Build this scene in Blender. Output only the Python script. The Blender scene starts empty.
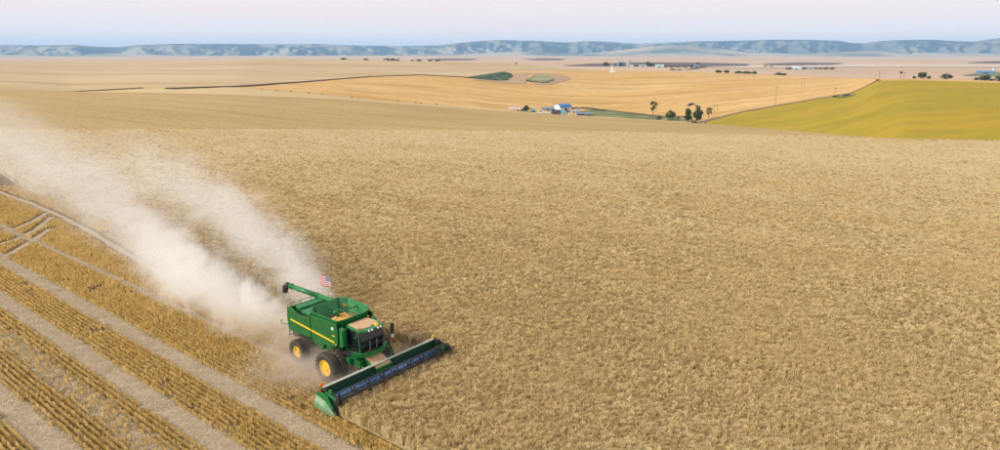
import bpy, bmesh, math, random
import numpy as np
from mathutils import Vector, Matrix
random.seed(7); RNG = np.random.default_rng(11)
S = bpy.context.scene
R = math.radians
# ------------------------------------------------------------------ camera, sky, sun, exposure
FOC, HY, CAMH = 690.0, 52.0, 21.5            # focal length and horizon row in photo pixels (1000 x 450), drone height in metres
PITCH = math.atan((225 - HY) / FOC)
cam = bpy.data.objects.new('camera', bpy.data.cameras.new('camera')); S.collection.objects.link(cam)
cam.location = (0, 0, CAMH); cam.rotation_euler = (math.pi / 2 - PITCH, 0, 0)
cam.data.sensor_width = 36; cam.data.lens = FOC * 36 / 1000; cam.data.clip_start = 0.5; cam.data.clip_end = 150000
S.camera = cam
SUN_AZ, SUN_EL = R(-108), R(33)
W = bpy.data.worlds.new('World'); S.world = W; W.use_nodes = True
nt = W.node_tree; nt.nodes.clear()
def wn(t, **k):
    n = nt.nodes.new(t)
    for a, b in k.items(): setattr(n, a, b)
    return n
sky = wn('ShaderNodeTexSky', sky_type='NISHITA', sun_disc=False, sun_elevation=SUN_EL, sun_rotation=SUN_AZ, dust_density=2.0)
bg1 = wn('ShaderNodeBackground'); bg1.inputs[1].default_value = 0.1
nt.links.new(sky.outputs[0], bg1.inputs[0])
tc = wn('ShaderNodeTexCoord'); sep = wn('ShaderNodeSeparateXYZ'); nt.links.new(tc.outputs['Generated'], sep.inputs[0])
ramp = wn('ShaderNodeValToRGB'); ramp.color_ramp.interpolation = 'EASE'
nt.links.new(sep.outputs[2], ramp.inputs[0])
e = ramp.color_ramp.elements; e[0].position = 0.0; e[0].color = (0.86, 0.85, 0.93, 1); e[1].position = 0.065; e[1].color = (1.0, 0.87, 0.89, 1)
e2 = ramp.color_ramp.elements.new(0.03); e2.color = (0.95, 0.88, 0.93, 1)
e3 = ramp.color_ramp.elements.new(0.5); e3.color = (0.86, 0.84, 0.92, 1)
mp = wn('ShaderNodeMapping'); mp.inputs['Scale'].default_value = (2.2, 2.2, 26); nt.links.new(tc.outputs['Generated'], mp.inputs[0])
nz = wn('ShaderNodeTexNoise'); nz.inputs['Scale'].default_value = 1.6; nz.inputs['Detail'].default_value = 5; nt.links.new(mp.outputs[0], nz.inputs[0])
mr = wn('ShaderNodeMapRange'); mr.inputs[1].default_value = 0.5; mr.inputs[2].default_value = 0.75; nt.links.new(nz.outputs[0], mr.inputs[0])
mx = wn('ShaderNodeMix', data_type='RGBA'); mx.inputs[7].default_value = (1.0, 0.80, 0.81, 1)
mm = wn('ShaderNodeMath', operation='MULTIPLY'); mm.inputs[1].default_value = 0.5; nt.links.new(mr.outputs[0], mm.inputs[0])
nt.links.new(mm.outputs[0], mx.inputs[0]); nt.links.new(ramp.outputs[0], mx.inputs[6])
bg2 = wn('ShaderNodeBackground'); bg2.inputs[1].default_value = 0.90; nt.links.new(mx.outputs[2], bg2.inputs[0])
ms = wn('ShaderNodeMixShader'); ms.inputs[0].default_value = 0.86
nt.links.new(bg1.outputs[0], ms.inputs[1]); nt.links.new(bg2.outputs[0], ms.inputs[2])
wo = wn('ShaderNodeOutputWorld'); nt.links.new(ms.outputs[0], wo.inputs[0])
sd = bpy.data.lights.new('sun', 'SUN'); sd.energy = 3.1; sd.angle = R(9); sd.color = (1.0, 0.94, 0.83)
sun = bpy.data.objects.new('sun', sd); S.collection.objects.link(sun)
sv = Vector((math.sin(SUN_AZ) * math.cos(SUN_EL), math.cos(SUN_AZ) * math.cos(SUN_EL), math.sin(SUN_EL)))
sun.rotation_euler = sv.to_track_quat('Z', 'Y').to_euler(); sun.location = (-60, -20, 60)
S.view_settings.view_transform = 'Standard'; S.view_settings.look = 'None'; S.view_settings.gamma = 1; S.view_settings.use_curve_mapping = False
S.view_settings.exposure = 0.27
S.render.engine = 'CYCLES'
S.cycles.use_denoising = True; S.cycles.denoising_prefilter = 'FAST'; S.cycles.volume_bounces = 6; S.cycles.max_bounces = 8; S.cycles.diffuse_bounces = 3
S.cycles.volume_step_rate = 1.0; S.cycles.volume_max_steps = 256; S.cycles.transparent_max_bounces = 16

# ------------------------------------------------------------------ helpers
COL = S.collection
def tag(o, label=None, cat=None, group=None, kind=None):
    if label: o['label'] = label
    if cat: o['category'] = cat
    if group: o['group'] = group
    if kind: o['kind'] = kind
    return o
def empty(name, loc, rz=0.0, label=None, cat=None, group=None):
    o = bpy.data.objects.new(name, None); COL.objects.link(o); o.empty_display_size = 0.5
    o.location = loc; o.rotation_euler = (0, 0, rz); return tag(o, label, cat, group)
class MB:
    """collects verts and faces for ONE mesh object"""
    def __init__(s): s.v = []; s.f = []
    def add(s, vs, fs):
        b = len(s.v); s.v += [tuple(float(c) for c in q) for q in vs]; s.f += [tuple(b + i for i in q) for q in fs]; return s
    def box(s, c, d, M=None):
        x, y, z = d[0] / 2, d[1] / 2, d[2] / 2
        vs = [Vector((a, b, e)) for a in (-x, x) for b in (-y, y) for e in (-z, z)]
        if M is not None: vs = [M @ q for q in vs]
        vs = [q + Vector(c) for q in vs]
        return s.add(vs, [(0, 1, 3, 2), (4, 6, 7, 5), (0, 4, 5, 1), (2, 3, 7, 6), (0, 2, 6, 4), (1, 5, 7, 3)])
    def bar(s, a, b, w, h=None, up=(0, 0, 1)):
        a, b = Vector(a), Vector(b); d = b - a; L = d.length; X = d.normalized(); Z = Vector(up)
        if abs(X.dot(Z)) > .98: Z = Vector((1, 0, 0))
        Y = Z.cross(X).normalized(); Z = X.cross(Y); M = Matrix((X, Y, Z)).transposed()
        return s.box((a + b) / 2, (L, w, h or w), M)
    def prism(s, prof, y0, y1, axis='y'):
        n = len(prof)
        P = (lambda u, v, w: (u, w, v)) if axis == 'y' else ((lambda u, v, w: (w, u, v)) if axis == 'x' else (lambda u, v, w: (u, v, w)))
        vs = [P(u, v, y0) for u, v in prof] + [P(u, v, y1) for u, v in prof]
        return s.add(vs, [tuple(range(n))[::-1], tuple(range(n, 2 * n))] + [(i, (i + 1) % n, n + (i + 1) % n, n + i) for i in range(n)])
    def tube(s, pts, r, n=8, cap=True):
        pts = [Vector(q) for q in pts]; m = len(pts); rr = r if hasattr(r, '__len__') else [r] * m
        vs = []; U = None
        for i, q in enumerate(pts):
            t = (pts[min(i + 1, m - 1)] - pts[max(i - 1, 0)]).normalized()
            if U is None: U = t.orthogonal().normalized()
            U = (U - t * U.dot(t)).normalized(); V = t.cross(U)
            vs += [q + (U * math.cos(2 * math.pi * k / n) + V * math.sin(2 * math.pi * k / n)) * rr[i] for k in range(n)]
        fs = [(i * n + k, i * n + (k + 1) % n, (i + 1) * n + (k + 1) % n, (i + 1) * n + k) for i in range(m - 1) for k in range(n)]
        if cap: fs += [tuple(range(n))[::-1], tuple(range((m - 1) * n, m * n))]
        return s.add(vs, fs)
    def lathe(s, prof, c=(0, 0, 0), n=24, axis='z'):
        vs = []
        for (r, h) in prof:
            for k in range(n):
                a = 2 * math.pi * k / n; p = (r * math.cos(a), r * math.sin(a), h)
                if axis == 'y': p = (p[0], p[2], p[1])
                if axis == 'x': p = (p[2], p[0], p[1])
                vs.append((p[0] + c[0], p[1] + c[1], p[2] + c[2]))
        m = len(prof)
        return s.add(vs, [(i * n + k, i * n + (k + 1) % n, (i + 1) * n + (k + 1) % n, (i + 1) * n + k) for i in range(m - 1) for k in range(n)])
    def quad(s, *q): return s.add(q, [tuple(range(len(q)))])
    def mesh(s, name, smooth=False, fix=True):
        me = bpy.data.meshes.new(name); me.from_pydata(s.v, [], s.f); me.update()
        if fix:
            bm = bmesh.new(); bm.from_mesh(me); bmesh.ops.recalc_face_normals(bm, faces=bm.faces); bm.to_mesh(me); bm.free()
        if smooth: me.shade_smooth()
        return me
    def build(s, name, mat, parent=None, smooth=False, bevel=0, fix=True, loc=None):
        o = bpy.data.objects.new(name, s.mesh(name, smooth, fix)); COL.objects.link(o)
        if mat: o.data.materials.append(mat)
        if parent: o.parent = parent
        if loc: o.location = loc
        if bevel:
            b = o.modifiers.new('bevel', 'BEVEL'); b.width = bevel; b.segments = 2; b.limit_method = 'ANGLE'
        return o
def copy_tree(o, parent=None):
    c = o.copy(); COL.objects.link(c); c.parent = parent
    for ch in o.children: copy_tree(ch, c)
    return c

# ------------------------------------------------------------------ materials
class NT:
    def __init__(s, name):
        s.m = bpy.data.materials.new(name); s.m.use_nodes = True; s.t = s.m.node_tree
        s.b = s.t.nodes['Principled BSDF']; s.out = s.t.nodes['Material Output']
    def n(s, t, ins=None, **k):
        q = s.t.nodes.new(t)
        for a, b in k.items(): setattr(q, a, b)
        for a, b in (ins or {}).items():
            if isinstance(b, bpy.types.NodeSocket): s.t.links.new(b, q.inputs[a])
            else: q.inputs[a].default_value = b
        return q
    def math(s, op, a, b=0.0, c=None):
        d = {0: a, 1: b}
        if c is not None: d[2] = c
        return s.n('ShaderNodeMath', d, operation=op).outputs[0]
    def mix(s, f, a, b, blend='MIX'):
        def col(c): return c if isinstance(c, bpy.types.NodeSocket) else (*c[:3], 1)
        return s.n('ShaderNodeMix', {0: f, 6: col(a), 7: col(b)}, data_type='RGBA', blend_type=blend).outputs[2]
    def noise(s, vec, scale, detail=3, rough=.55, dist=0):
        return s.n('ShaderNodeTexNoise', {'Vector': vec, 'Scale': scale, 'Detail': detail, 'Roughness': rough, 'Distortion': dist}).outputs[0]
    def rng(s, v, a, b, c=0.0, d=1.0, smooth=False):
        return s.n('ShaderNodeMapRange', {0: v, 1: a, 2: b, 3: c, 4: d}, interpolation_type='SMOOTHSTEP' if smooth else 'LINEAR').outputs[0]
    def geo(s): return s.n('ShaderNodeNewGeometry').outputs['Position']
    def obj(s): return s.n('ShaderNodeTexCoord').outputs['Object']
    def map(s, vec, scale=(1, 1, 1), rot=(0, 0, 0), loc=(0, 0, 0)):
        r = s.n('ShaderNodeMapping', {0: vec, 1: loc, 2: (0, 0, 0), 3: (1, 1, 1)})
        r.inputs['Rotation'].default_value = rot
        return s.n('ShaderNodeMapping', {0: r.outputs[0], 3: scale}).outputs[0]
    def base(s, c): 
        if isinstance(c, bpy.types.NodeSocket): s.t.links.new(c, s.b.inputs['Base Color'])
        else: s.b.inputs['Base Color'].default_value = (*c, 1)
    def set(s, **k):
        for a, b in k.items():
            i = s.b.inputs[a.replace('_', ' ')]
            if isinstance(b, bpy.types.NodeSocket): s.t.links.new(b, i)
            else: i.default_value = b
    def bump(s, h, strength=.5, dist=.05):
        b = s.n('ShaderNodeBump', {'Height': h, 'Strength': strength, 'Distance': dist})
        s.t.links.new(b.outputs[0], s.b.inputs['Normal'])
def simple(name, c, rough=.6, metal=0.0, var=.25, scale=3.0, dust=0.0):
    q = NT(name); p = q.obj()
    f = q.noise(p, scale, 4)
    col = q.mix(q.rng(f, .3, .7), tuple(x * (1 - var) for x in c), tuple(min(1, x * (1 + var)) for x in c))
    if dust:
        g = q.noise(p, scale * 2.3, 5, .65)
        nrm = q.n('ShaderNodeSeparateXYZ', {0: q.n('ShaderNodeNewGeometry').outputs['Normal']}).outputs[2]
        up = q.rng(nrm, -.2, 1.0, .25, 1.0)
        col = q.mix(q.math('MULTIPLY', q.math('MULTIPLY', q.rng(g, .35, .75), dust), up), col, (.42, .31, .19))
        q.set(Roughness=q.math('ADD', q.math('MULTIPLY', q.rng(g, .35, .75), .3), rough))
    else: q.set(Roughness=rough)
    q.base(col); q.set(Metallic=metal)
    return q.m
def field(name, c1, c2, c3, ang=0.0, sx=.004, sy=.05, fine=.6, streak=.6, rough=.95, big=.004, bump=0.0, grain=.45):
    """cultivated ground: broad tone patches, streaks along the working direction, fine grain"""
    q = NT(name); p = q.geo()
    st = q.noise(q.map(p, (sx, sy, sy), (0, 0, ang)), 1.0, 7, .7, .5)
    bg = q.noise(p, big, 3)
    fi = q.noise(p, fine, 4, .7)
    col = q.mix(q.rng(bg, .35, .65), c1, c2)
    col = q.mix(q.math('MULTIPLY', q.rng(st, .45, .72), streak), col, c3)
    col = q.mix(q.rng(fi, .36, .66, 0, grain), col, q.mix(.55, col, c3))
    q.base(col); q.set(Roughness=rough); q.b.inputs['Specular IOR Level'].default_value = .1
    if bump: q.bump(fi, bump, 1.0)
    return q.m

M = {}
JG = (.005, .125, .026)
M['green'] = simple('green_paint', JG, .30, 0, .12, 2.5, .10)
M['green_clean'] = simple('green_paint_clean', (.006, .165, .035), .3, 0, .1, 2.0, .08)
M['green_light'] = simple('pale_green_plastic', (.13, .28, .14), .45, 0, .15, 4.0, .35)
M['header_green'] = simple('worn_dark_green_steel', (.004, .055, .022), .5, 0, .3, 4.0, .06)
M['yellow'] = simple('yellow_paint', (.85, .56, .012), .38, 0, .08, 3.0, .18)
M['beam'] = simple('pale_dusty_beam', (.42, .45, .36), .6, 0, .2, 5.0, .3)
M['tyre'] = simple('tyre_rubber', (.028, .027, .026), .85, 0, .3, 8.0, .5)
M['black'] = simple('black_paint', (.012, .013, .015), .45, 0, .3, 5.0, .12)
M['bluesteel'] = simple('worn_blue_steel', (.12, .25, .42), .3, .5, .3, 5.0, .02)
M['glass'] = simple('dark_cab_glass', (.010, .014, .016), .06, 0, .1, 2.0)
M['chaff_top'] = simple('chaff_covered_panel', (.50, .33, .17), .95, 0, .2, 9.0)
M['grain'] = simple('wheat_grain', (.62, .33, .08), .9, 0, .3, 14.0)
M['orange'] = simple('amber_lens', (.85, .16, .015), .3, 0, .1)
M['red'] = simple('red_lens', (.6, .02, .015), .3, 0, .1)
M['white'] = simple('white_paint', (.78, .78, .76), .5, 0, .05, 1.0)
M['offwhite'] = simple('weathered_white_paint', (.62, .62, .58), .6, 0, .12, .6)
M['steel'] = simple('galvanised_steel', (.42, .46, .47), .38, .6, .2, 1.0)
M['wood'] = simple('weathered_wood', (.16, .11, .075), .9, 0, .3, 2.0)
M['blueroof'] = simple('blue_metal_roof', (.03, .19, .42), .4, .1, .15, .8)
M['greyroof'] = simple('grey_blue_metal_roof', (.16, .22, .30), .5, .2, .2, .8)
M['darkroof'] = simple('dark_shingle_roof', (.045, .045, .065), .9, 0, .3, 1.0)
M['brick'] = simple('red_brown_wall', (.16, .05, .04), .9, 0, .25, 1.0)
M['cyan'] = simple('turquoise_paint', (.05, .42, .50), .5, 0, .1, .8)
M['teal'] = simple('teal_metal', (.06, .24, .28), .5, .2, .2, .4)
M['palewall'] = simple('pale_teal_wall', (.42, .58, .58), .6, 0, .12, .3)
M['window'] = simple('window_pane', (.02, .03, .04), .1, 0, .1)
M['bark'] = simple('bark', (.07, .05, .035), .95, 0, .3, 3.0)

# ------------------------------------------------------------------ terrain
CP, SP = math.cos(PITCH), math.sin(PITCH)
def pray(px, py):
    return px - 500.0, FOC * CP + (225 - py) * SP, -FOC * SP + (225 - py) * CP
def az_td(px, py):
    x, y, z = pray(px, py); h = math.hypot(x, y); return math.atan2(x, y), -z / h
# each curve: (photo column, photo row, distance from the camera in m); rows and distances interpolate between
CUR = [
 ('crest1', [(-150, 136, 182), (0, 135, 182), (200, 135, 184), (400, 135, 186), (550, 136, 188), (700, 138, 188), (830, 141, 182), (900, 143.3, 178), (1000, 145, 175), (1150, 148, 170)]),
 ('crest1_behind', [(-150, 138, 232), (400, 137.5, 236), (700, 140, 236), (830, 142.5, 220), (900, 144.6, 200), (1000, 146.3, 196), (1150, 149, 190)]),
 ('hill2_foot', [(-150, 137.5, 300), (400, 137, 300), (700, 139, 290), (830, 141.8, 250), (900, 144.2, 214), (1000, 145.8, 210), (1150, 149, 205)]),
 ('hill2_mid', [(-150, 106, 370), (0, 107, 380), (225, 109, 390), (330, 112, 400), (420, 116, 410), (500, 120, 420), (600, 125.5, 420), (700, 130, 400), (800, 134.8, 340), (900, 142.2, 235), (1000, 144.7, 225), (1150, 148, 220)]),
 ('crest2', [(-150, 88.5, 500), (0, 90.5, 510), (100, 92.5, 520), (225, 94.6, 530), (330, 99, 550), (400, 104, 570), (460, 108, 590), (500, 111, 610), (600, 117.3, 620), (703, 123.3, 600), (800, 131.3, 470), (860, 136.5, 360), (900, 140.3, 275), (1000, 143.4, 250), (1150, 146, 245)]),
 ('crest2_behind', [(-150, 89.5, 560), (0, 91.5, 570), (225, 95.6, 590), (330, 100.3, 620), (460, 109.4, 690), (600, 118.8, 740), (703, 123.8, 640), (800, 131.4, 480), (900, 140.2, 285), (1000, 143.2, 262), (1150, 146, 255)]),
 ('golden_edge', [(-150, 89.2, 760), (0, 91, 780), (69, 92.6, 800), (142, 88.6, 820), (238, 87.2, 850), (330, 95, 800), (373, 100, 800), (425, 103.6, 820), (460, 107, 830), (500, 110.4, 850), (560, 114.2, 870), (600, 116, 860), (640, 118.4, 820), (703, 122.3, 670), (740, 112, 730), (775, 105.5, 760), (850, 93.5, 800), (877, 80.6, 830), (920, 80.3, 800), (960, 81.2, 780), (1000, 82.8, 760), (1150, 87, 740)]),
 ('dark_line', [(-150, 88.8, 800), (0, 90.8, 800), (69, 92.3, 830), (142, 88.3, 850), (238, 86.8, 880), (280, 83.6, 1050), (330, 79.8, 1250), (370, 76.6, 1400), (420, 74.9, 1500), (464, 77.4, 1450), (504, 72.0, 1750), (516, 71.2, 1800), (548, 71.2, 1850), (580, 70.3, 2000), (600, 71.0, 1980), (611, 71.5, 1990), (650, 71.8, 1950), (700, 72.9, 1900), (740, 74.1, 1850), (790, 76.3, 1750), (840, 78.3, 1560), (877, 80.1, 845), (920, 79.8, 815), (960, 80.7, 795), (1000, 82.3, 775), (1150, 86.5, 755)]),
 ('crest3', [(-150, 62, 3000), (0, 62, 3000), (100, 63.3, 3000), (200, 61.5, 3000), (250, 59.6, 3000), (330, 59.5, 3000), (400, 61, 2900), (440, 61.6, 2900), (500, 63, 2800), (530, 65, 2600), (560, 68, 2350), (611, 71, 2050), (650, 71.3, 2000), (700, 72.4, 1950), (740, 73.6, 1900), (790, 75.8, 1800), (840, 77.8, 1600), (877, 79.6, 860), (920, 79.3, 830), (960, 80.2, 810), (1000, 81.8, 790), (1150, 86, 770)]),
 ('crest3_behind', [(-150, 62.6, 3600), (250, 60.2, 3600), (440, 62.3, 3400), (560, 68.6, 2550), (700, 72.8, 2250), (790, 76.3, 2200), (840, 78.6, 2000), (877, 82, 1200), (1000, 84.4, 1100), (1150, 88, 1100)]),
 ('plain1', [(-150, 63.2, 4200), (250, 61.5, 4200), (440, 63, 3900), (530, 65.4, 3200), (560, 66, 3000), (700, 68.6, 2800), (740, 70.3, 2900), (800, 72, 3000), (877, 77.5, 2700), (1000, 78.2, 2700), (1150, 78, 2700)]),
 ('plain2', [(-150, 61.8, 7500), (1150, 61.8, 7500)]),
 ('plain3', [(-150, 57.3, 14000), (1150, 57.3, 14000)]),
]
NAZ = 2400
_t = np.linspace(-math.pi, math.pi, NAZ + 1)
def _blur(a, n):
    if n < 1: return a
    k = np.hanning(2 * n + 3)[1:-1]; k /= k.sum(); return np.convolve(np.pad(a, n, mode='edge'), k, 'valid')
KR, KZ = [np.zeros_like(_t), np.full_like(_t, 70.0), np.full_like(_t, 120.0)], [np.zeros_like(_t), np.zeros_like(_t), np.full_like(_t, -.15)]
for nm, c in CUR:
    a = np.array([az_td(q[0], q[1])[0] for q in c]); d = np.array([az_td(q[0], q[1])[1] for q in c]); r = np.array([q[2] for q in c], float)
    r = _blur(np.interp(_t, a, r), 4); d = _blur(np.interp(_t, a, d), 1)
    w = np.clip((np.abs(_t) - R(52)) / R(60), 0, 1); w = w * w * (3 - 2 * w)
    r = r * (1 - w) + w * r[[0, -1]].mean(); d = d * (1 - w) + w * d[[0, -1]].mean()
    KR.append(r); KZ.append(CAMH - r * d)
KR.append(np.full_like(_t, 22000.0)); KZ.append(KZ[-1].copy()); KR.append(np.full_like(_t, 34000.0)); KZ.append(KZ[-1].copy())
KR, KZ = np.array(KR), np.array(KZ)
for k in range(1, len(KR)): KR[k] = np.maximum(KR[k], KR[k - 1] + 1.0)
NAMES = ['origin', 'near', 'near2'] + [c[0] for c in CUR] + ['far1', 'far2']
KI = {n: i for i, n in enumerate(NAMES)}
def keys_at(az):
    f = (np.asarray(az, float) + math.pi) / (2 * math.pi) * NAZ
    i = np.clip(f.astype(int), 0, NAZ - 1); t = f - i
    return (KR[:, i] * (1 - t) + KR[:, i + 1] * t), (KZ[:, i] * (1 - t) + KZ[:, i + 1] * t)
def prof(az, r):
    """ground height at azimuth az and distance r: monotone cubic through the keys of that azimuth"""
    az = np.atleast_1d(np.asarray(az, float)); r = np.atleast_1d(np.asarray(r, float))
    kr, kz = keys_at(az); K, N = kr.shape
    h = np.diff(kr, axis=0); dl = np.diff(kz, axis=0) / h
    m = np.zeros_like(kr); a, b = dl[:-1], dl[1:]; w1 = 2 * h[1:] + h[:-1]; w2 = h[1:] + 2 * h[:-1]
    with np.errstate(divide='ignore', invalid='ignore'):
        hm = (w1 + w2) / (w1 / a + w2 / b)
    m[1:-1] = np.where(a * b > 0, hm, 0)
    i = np.clip((kr <= r[None, :]).sum(0) - 1, 0, K - 2); j = np.arange(N)
    H = h[i, j]; t = np.clip((r - kr[i, j]) / H, 0, 1)
    return ((1 + 2 * t) * (1 - t) ** 2 * kz[i, j] + t * (1 - t) ** 2 * H * m[i, j] + t * t * (3 - 2 * t) * kz[i + 1, j] + t * t * (t - 1) * H * m[i + 1, j])
def ZG(x, y):
    x = np.atleast_1d(np.asarray(x, float)); y = np.atleast_1d(np.asarray(y, float))
    return prof(np.arctan2(x, y), np.hypot(x, y))
def hit(px, py, rmin=20.0, rmax=30000.0):
    """first ground point along the view ray of photo pixel (px, py) beyond rmin"""
    az, td = az_td(px, py); rr = np.geomspace(rmin, rmax, 900)
    dz = (CAMH - rr * td) - prof(np.full_like(rr, az), rr)
    k = np.nonzero(dz <= 0)[0]; i = k[0] if len(k) else len(rr) - 1
    lo, hi = (rr[i - 1], rr[i]) if i else (rr[0], rr[0])
    for _ in range(24):
        mid = (lo + hi) / 2
        if CAMH - mid * td - prof([az], [mid])[0] <= 0: hi = mid
        else: lo = mid
    r = hi; x, y = r * math.sin(az), r * math.cos(az)
    return Vector((x, y, float(ZG(x, y)[0])))
def at(px, r):
    """ground point in the vertical plane of photo column px, r metres away"""
    az = az_td(px, 90)[0]; x, y = r * math.sin(az), r * math.cos(az); return Vector((x, y, float(ZG(x, y)[0])))
def pxm(v): return (v - Vector((0, 0, CAMH))).length / 711.0       # metres per photo pixel at a point

azs = np.unique(np.concatenate([np.linspace(-math.pi, R(-50), 30), np.linspace(R(-50), R(50), 330), np.linspace(R(50), math.pi, 30), [az_td(703, 122)[0]]]))
COLSPLIT = int(np.argmin(np.abs(azs - az_td(703, 122)[0])))
NS = [24, 10, 14, 10, 8, 8, 10, 6, 10, 16, 24, 8, 10, 12, 12, 4, 3]
def strip(name, k0, k1, mat, c0=0, c1=None):
    c1 = len(azs) - 1 if c1 is None else c1
    A = azs[c0:c1 + 1]; kr, _ = keys_at(A); rows = []
    for k in range(k0, k1):
        for s in range(NS[k]): rows.append(kr[k] * (1 - s / NS[k]) + kr[k + 1] * s / NS[k])
    rows.append(kr[k1]); Rr = np.array(rows); n = len(A)
    AA = np.broadcast_to(A, Rr.shape); Z = prof(AA.ravel(), Rr.ravel()).reshape(Rr.shape)
    V = np.stack([Rr * np.sin(AA), Rr * np.cos(AA), Z], -1).reshape(-1, 3)
    i = np.arange(Rr.shape[0] - 1)[:, None] * n + np.arange(n - 1)[None, :]
    F = np.stack([i, i + n, i + n + 1, i + 1], -1).reshape(-1, 4)[:, ::-1]
    me = bpy.data.meshes.new(name); me.from_pydata(V.tolist(), [], F.tolist()); me.shade_smooth()
    o = bpy.data.objects.new(name, me); COL.objects.link(o); me.materials.append(mat); return o

WH1, WH2, WH3 = (.50, .36, .165), (.57, .43, .215), (.30, .195, .075)
M['wheat_sheet'] = field('distant_ripe_wheat_shaded', (.42, .29, .115), (.485, .355, .16), (.32, .21, .08), R(14), .010, .085, .35, .75, big=.006, bump=.8)  # darker golden wheat tone, with the hillside's slope shading put into the colour
M['wheat_pale'] = field('pale_ripe_wheat', (.52, .385, .185), (.58, .45, .24), (.40, .28, .12), R(8), .004, .05, .3, .7, big=.004, bump=.6)
M['golden'] = field('harvested_golden_stubble', (.58, .36, .125), (.66, .45, .20), (.36, .205, .05), R(9), .0045, .035, .07, 1.0, big=.004, grain=.8)
M['tan'] = field('pale_tan_field', (.46, .335, .165), (.56, .44, .265), (.34, .23, .10), R(-6), .0012, .010, .12, .85, big=.0022)
M['yellowgreen'] = field('yellow_green_crop', (.41, .272, .024), (.345, .255, .024), (.22, .185, .018), R(32), .016, .035, .12, .75, big=.012, grain=.65)
M['plain'] = field('far_farmland', (.50, .345, .22), (.56, .42, .29), (.37, .235, .13), R(3), .00022, .0022, .05, .75, big=.0006)
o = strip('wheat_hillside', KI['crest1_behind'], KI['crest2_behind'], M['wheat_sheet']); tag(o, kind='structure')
o = strip('wheat_field_valley_side', KI['crest2_behind'], KI['golden_edge'], M['wheat_pale'], 0, COLSPLIT); tag(o, kind='structure')
o = strip('yellow_green_field', KI['crest2_behind'], KI['golden_edge'], M['yellowgreen'], COLSPLIT, None); tag(o, kind='structure')
o = strip('harvested_golden_field', KI['golden_edge'], KI['dark_line'], M['golden']); tag(o, kind='structure')
c440 = int(np.argmin(np.abs(azs - az_td(600, 71)[0])))
o = strip('pale_tan_field', KI['dark_line'], KI['crest3_behind'], M['tan'], 0, c440); tag(o, kind='structure')
o = strip('harvested_golden_ridge', KI['dark_line'], KI['crest3_behind'], M['golden'], c440, None); tag(o, kind='structure')
o = strip('far_plain', KI['crest3_behind'], KI['far2'], M['plain']); tag(o, kind='structure')

# ---- the near field in the frame of the combine: x along the rows (towards the camera's right), y to the combine's left
YAW = R(-39.3); OX, OY = -10.27, 44.4; CY, SY = math.cos(YAW), math.sin(YAW)
def to_world(x, y): return OX + x * CY - y * SY, OY + x * SY + y * CY
def to_field(X, Y): return (X - OX) * CY + (Y - OY) * SY, -(X - OX) * SY + (Y - OY) * CY
EX = [-260, -140, -104, -92, -85, -80, -73, -66, -46, -27, -12, 3.9]; EY = [14, 10, 8.2, 7.6, 7.9, 8.9, 8.7, 7.8, 6.9, 5.6, 5.15, 5.0]
XH, YN = 4.45, -4.85
def edge(x): return np.where(np.asarray(x) < XH, np.interp(x, EX, EY), YN)
BANDS = [(-7.05, .85), (-11.05, .95), (-17.0, 1.0), (-21.2, .8), (-27.0, 1.0), (-2.1, .45)]

q = NT('stubble_ground'); p = q.geo()
fx = q.n('ShaderNodeVectorMath', {0: p, 1: (OX, OY, 0)}, operation='SUBTRACT').outputs[0]
rot = q.n('ShaderNodeVectorRotate', {'Vector': fx, 'Angle': -YAW}, rotation_type='Z_AXIS').outputs[0]
s3 = q.n('ShaderNodeSeparateXYZ', {0: rot})
yy = q.math('ADD', s3.outputs[1], q.math('MULTIPLY', q.math('SUBTRACT', q.noise(p, .25, 4), .5), .9))
n1 = q.noise(p, 3.2, 6, .7); n2 = q.noise(p, .35, 4); n3 = q.noise(p, 9, 4, .8)
soil = q.mix(q.rng(n2, .35, .65), (.115, .072, .028), (.165, .105, .042))
soil = q.mix(q.rng(n1, .48, .72, 0, .55), soil, (.46, .33, .15))
bf = None
for (yc, hw) in BANDS:
    d = q.math('ABSOLUTE', q.math('SUBTRACT', yy, yc))
    m_ = q.rng(d, hw, hw * .55)
    bf = m_ if bf is None else q.math('MAXIMUM', bf, m_)
chaff = q.mix(q.rng(n3, .3, .7), (.33, .265, .18), (.58, .49, .355))
col = q.mix(q.math('MULTIPLY', bf, q.rng(n1, .2, .45, .75, 1.0)), soil, chaff)
# where rows are too far to be built the furrow pattern is in the material
rows = q.math('SINE', q.math('MULTIPLY', s3.outputs[1], 2 * math.pi / .335))
q.base(col); q.set(Roughness=1.0); q.b.inputs['Specular IOR Level'].default_value = .05
q.bump(q.math('ADD', q.math('MULTIPLY', rows, .12), n1), .7, .09)
M['stubble_ground'] = q.m
o = strip('stubble_field', 0, KI['crest1_behind'], M['stubble_ground']); tag(o, kind='structure')

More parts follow.
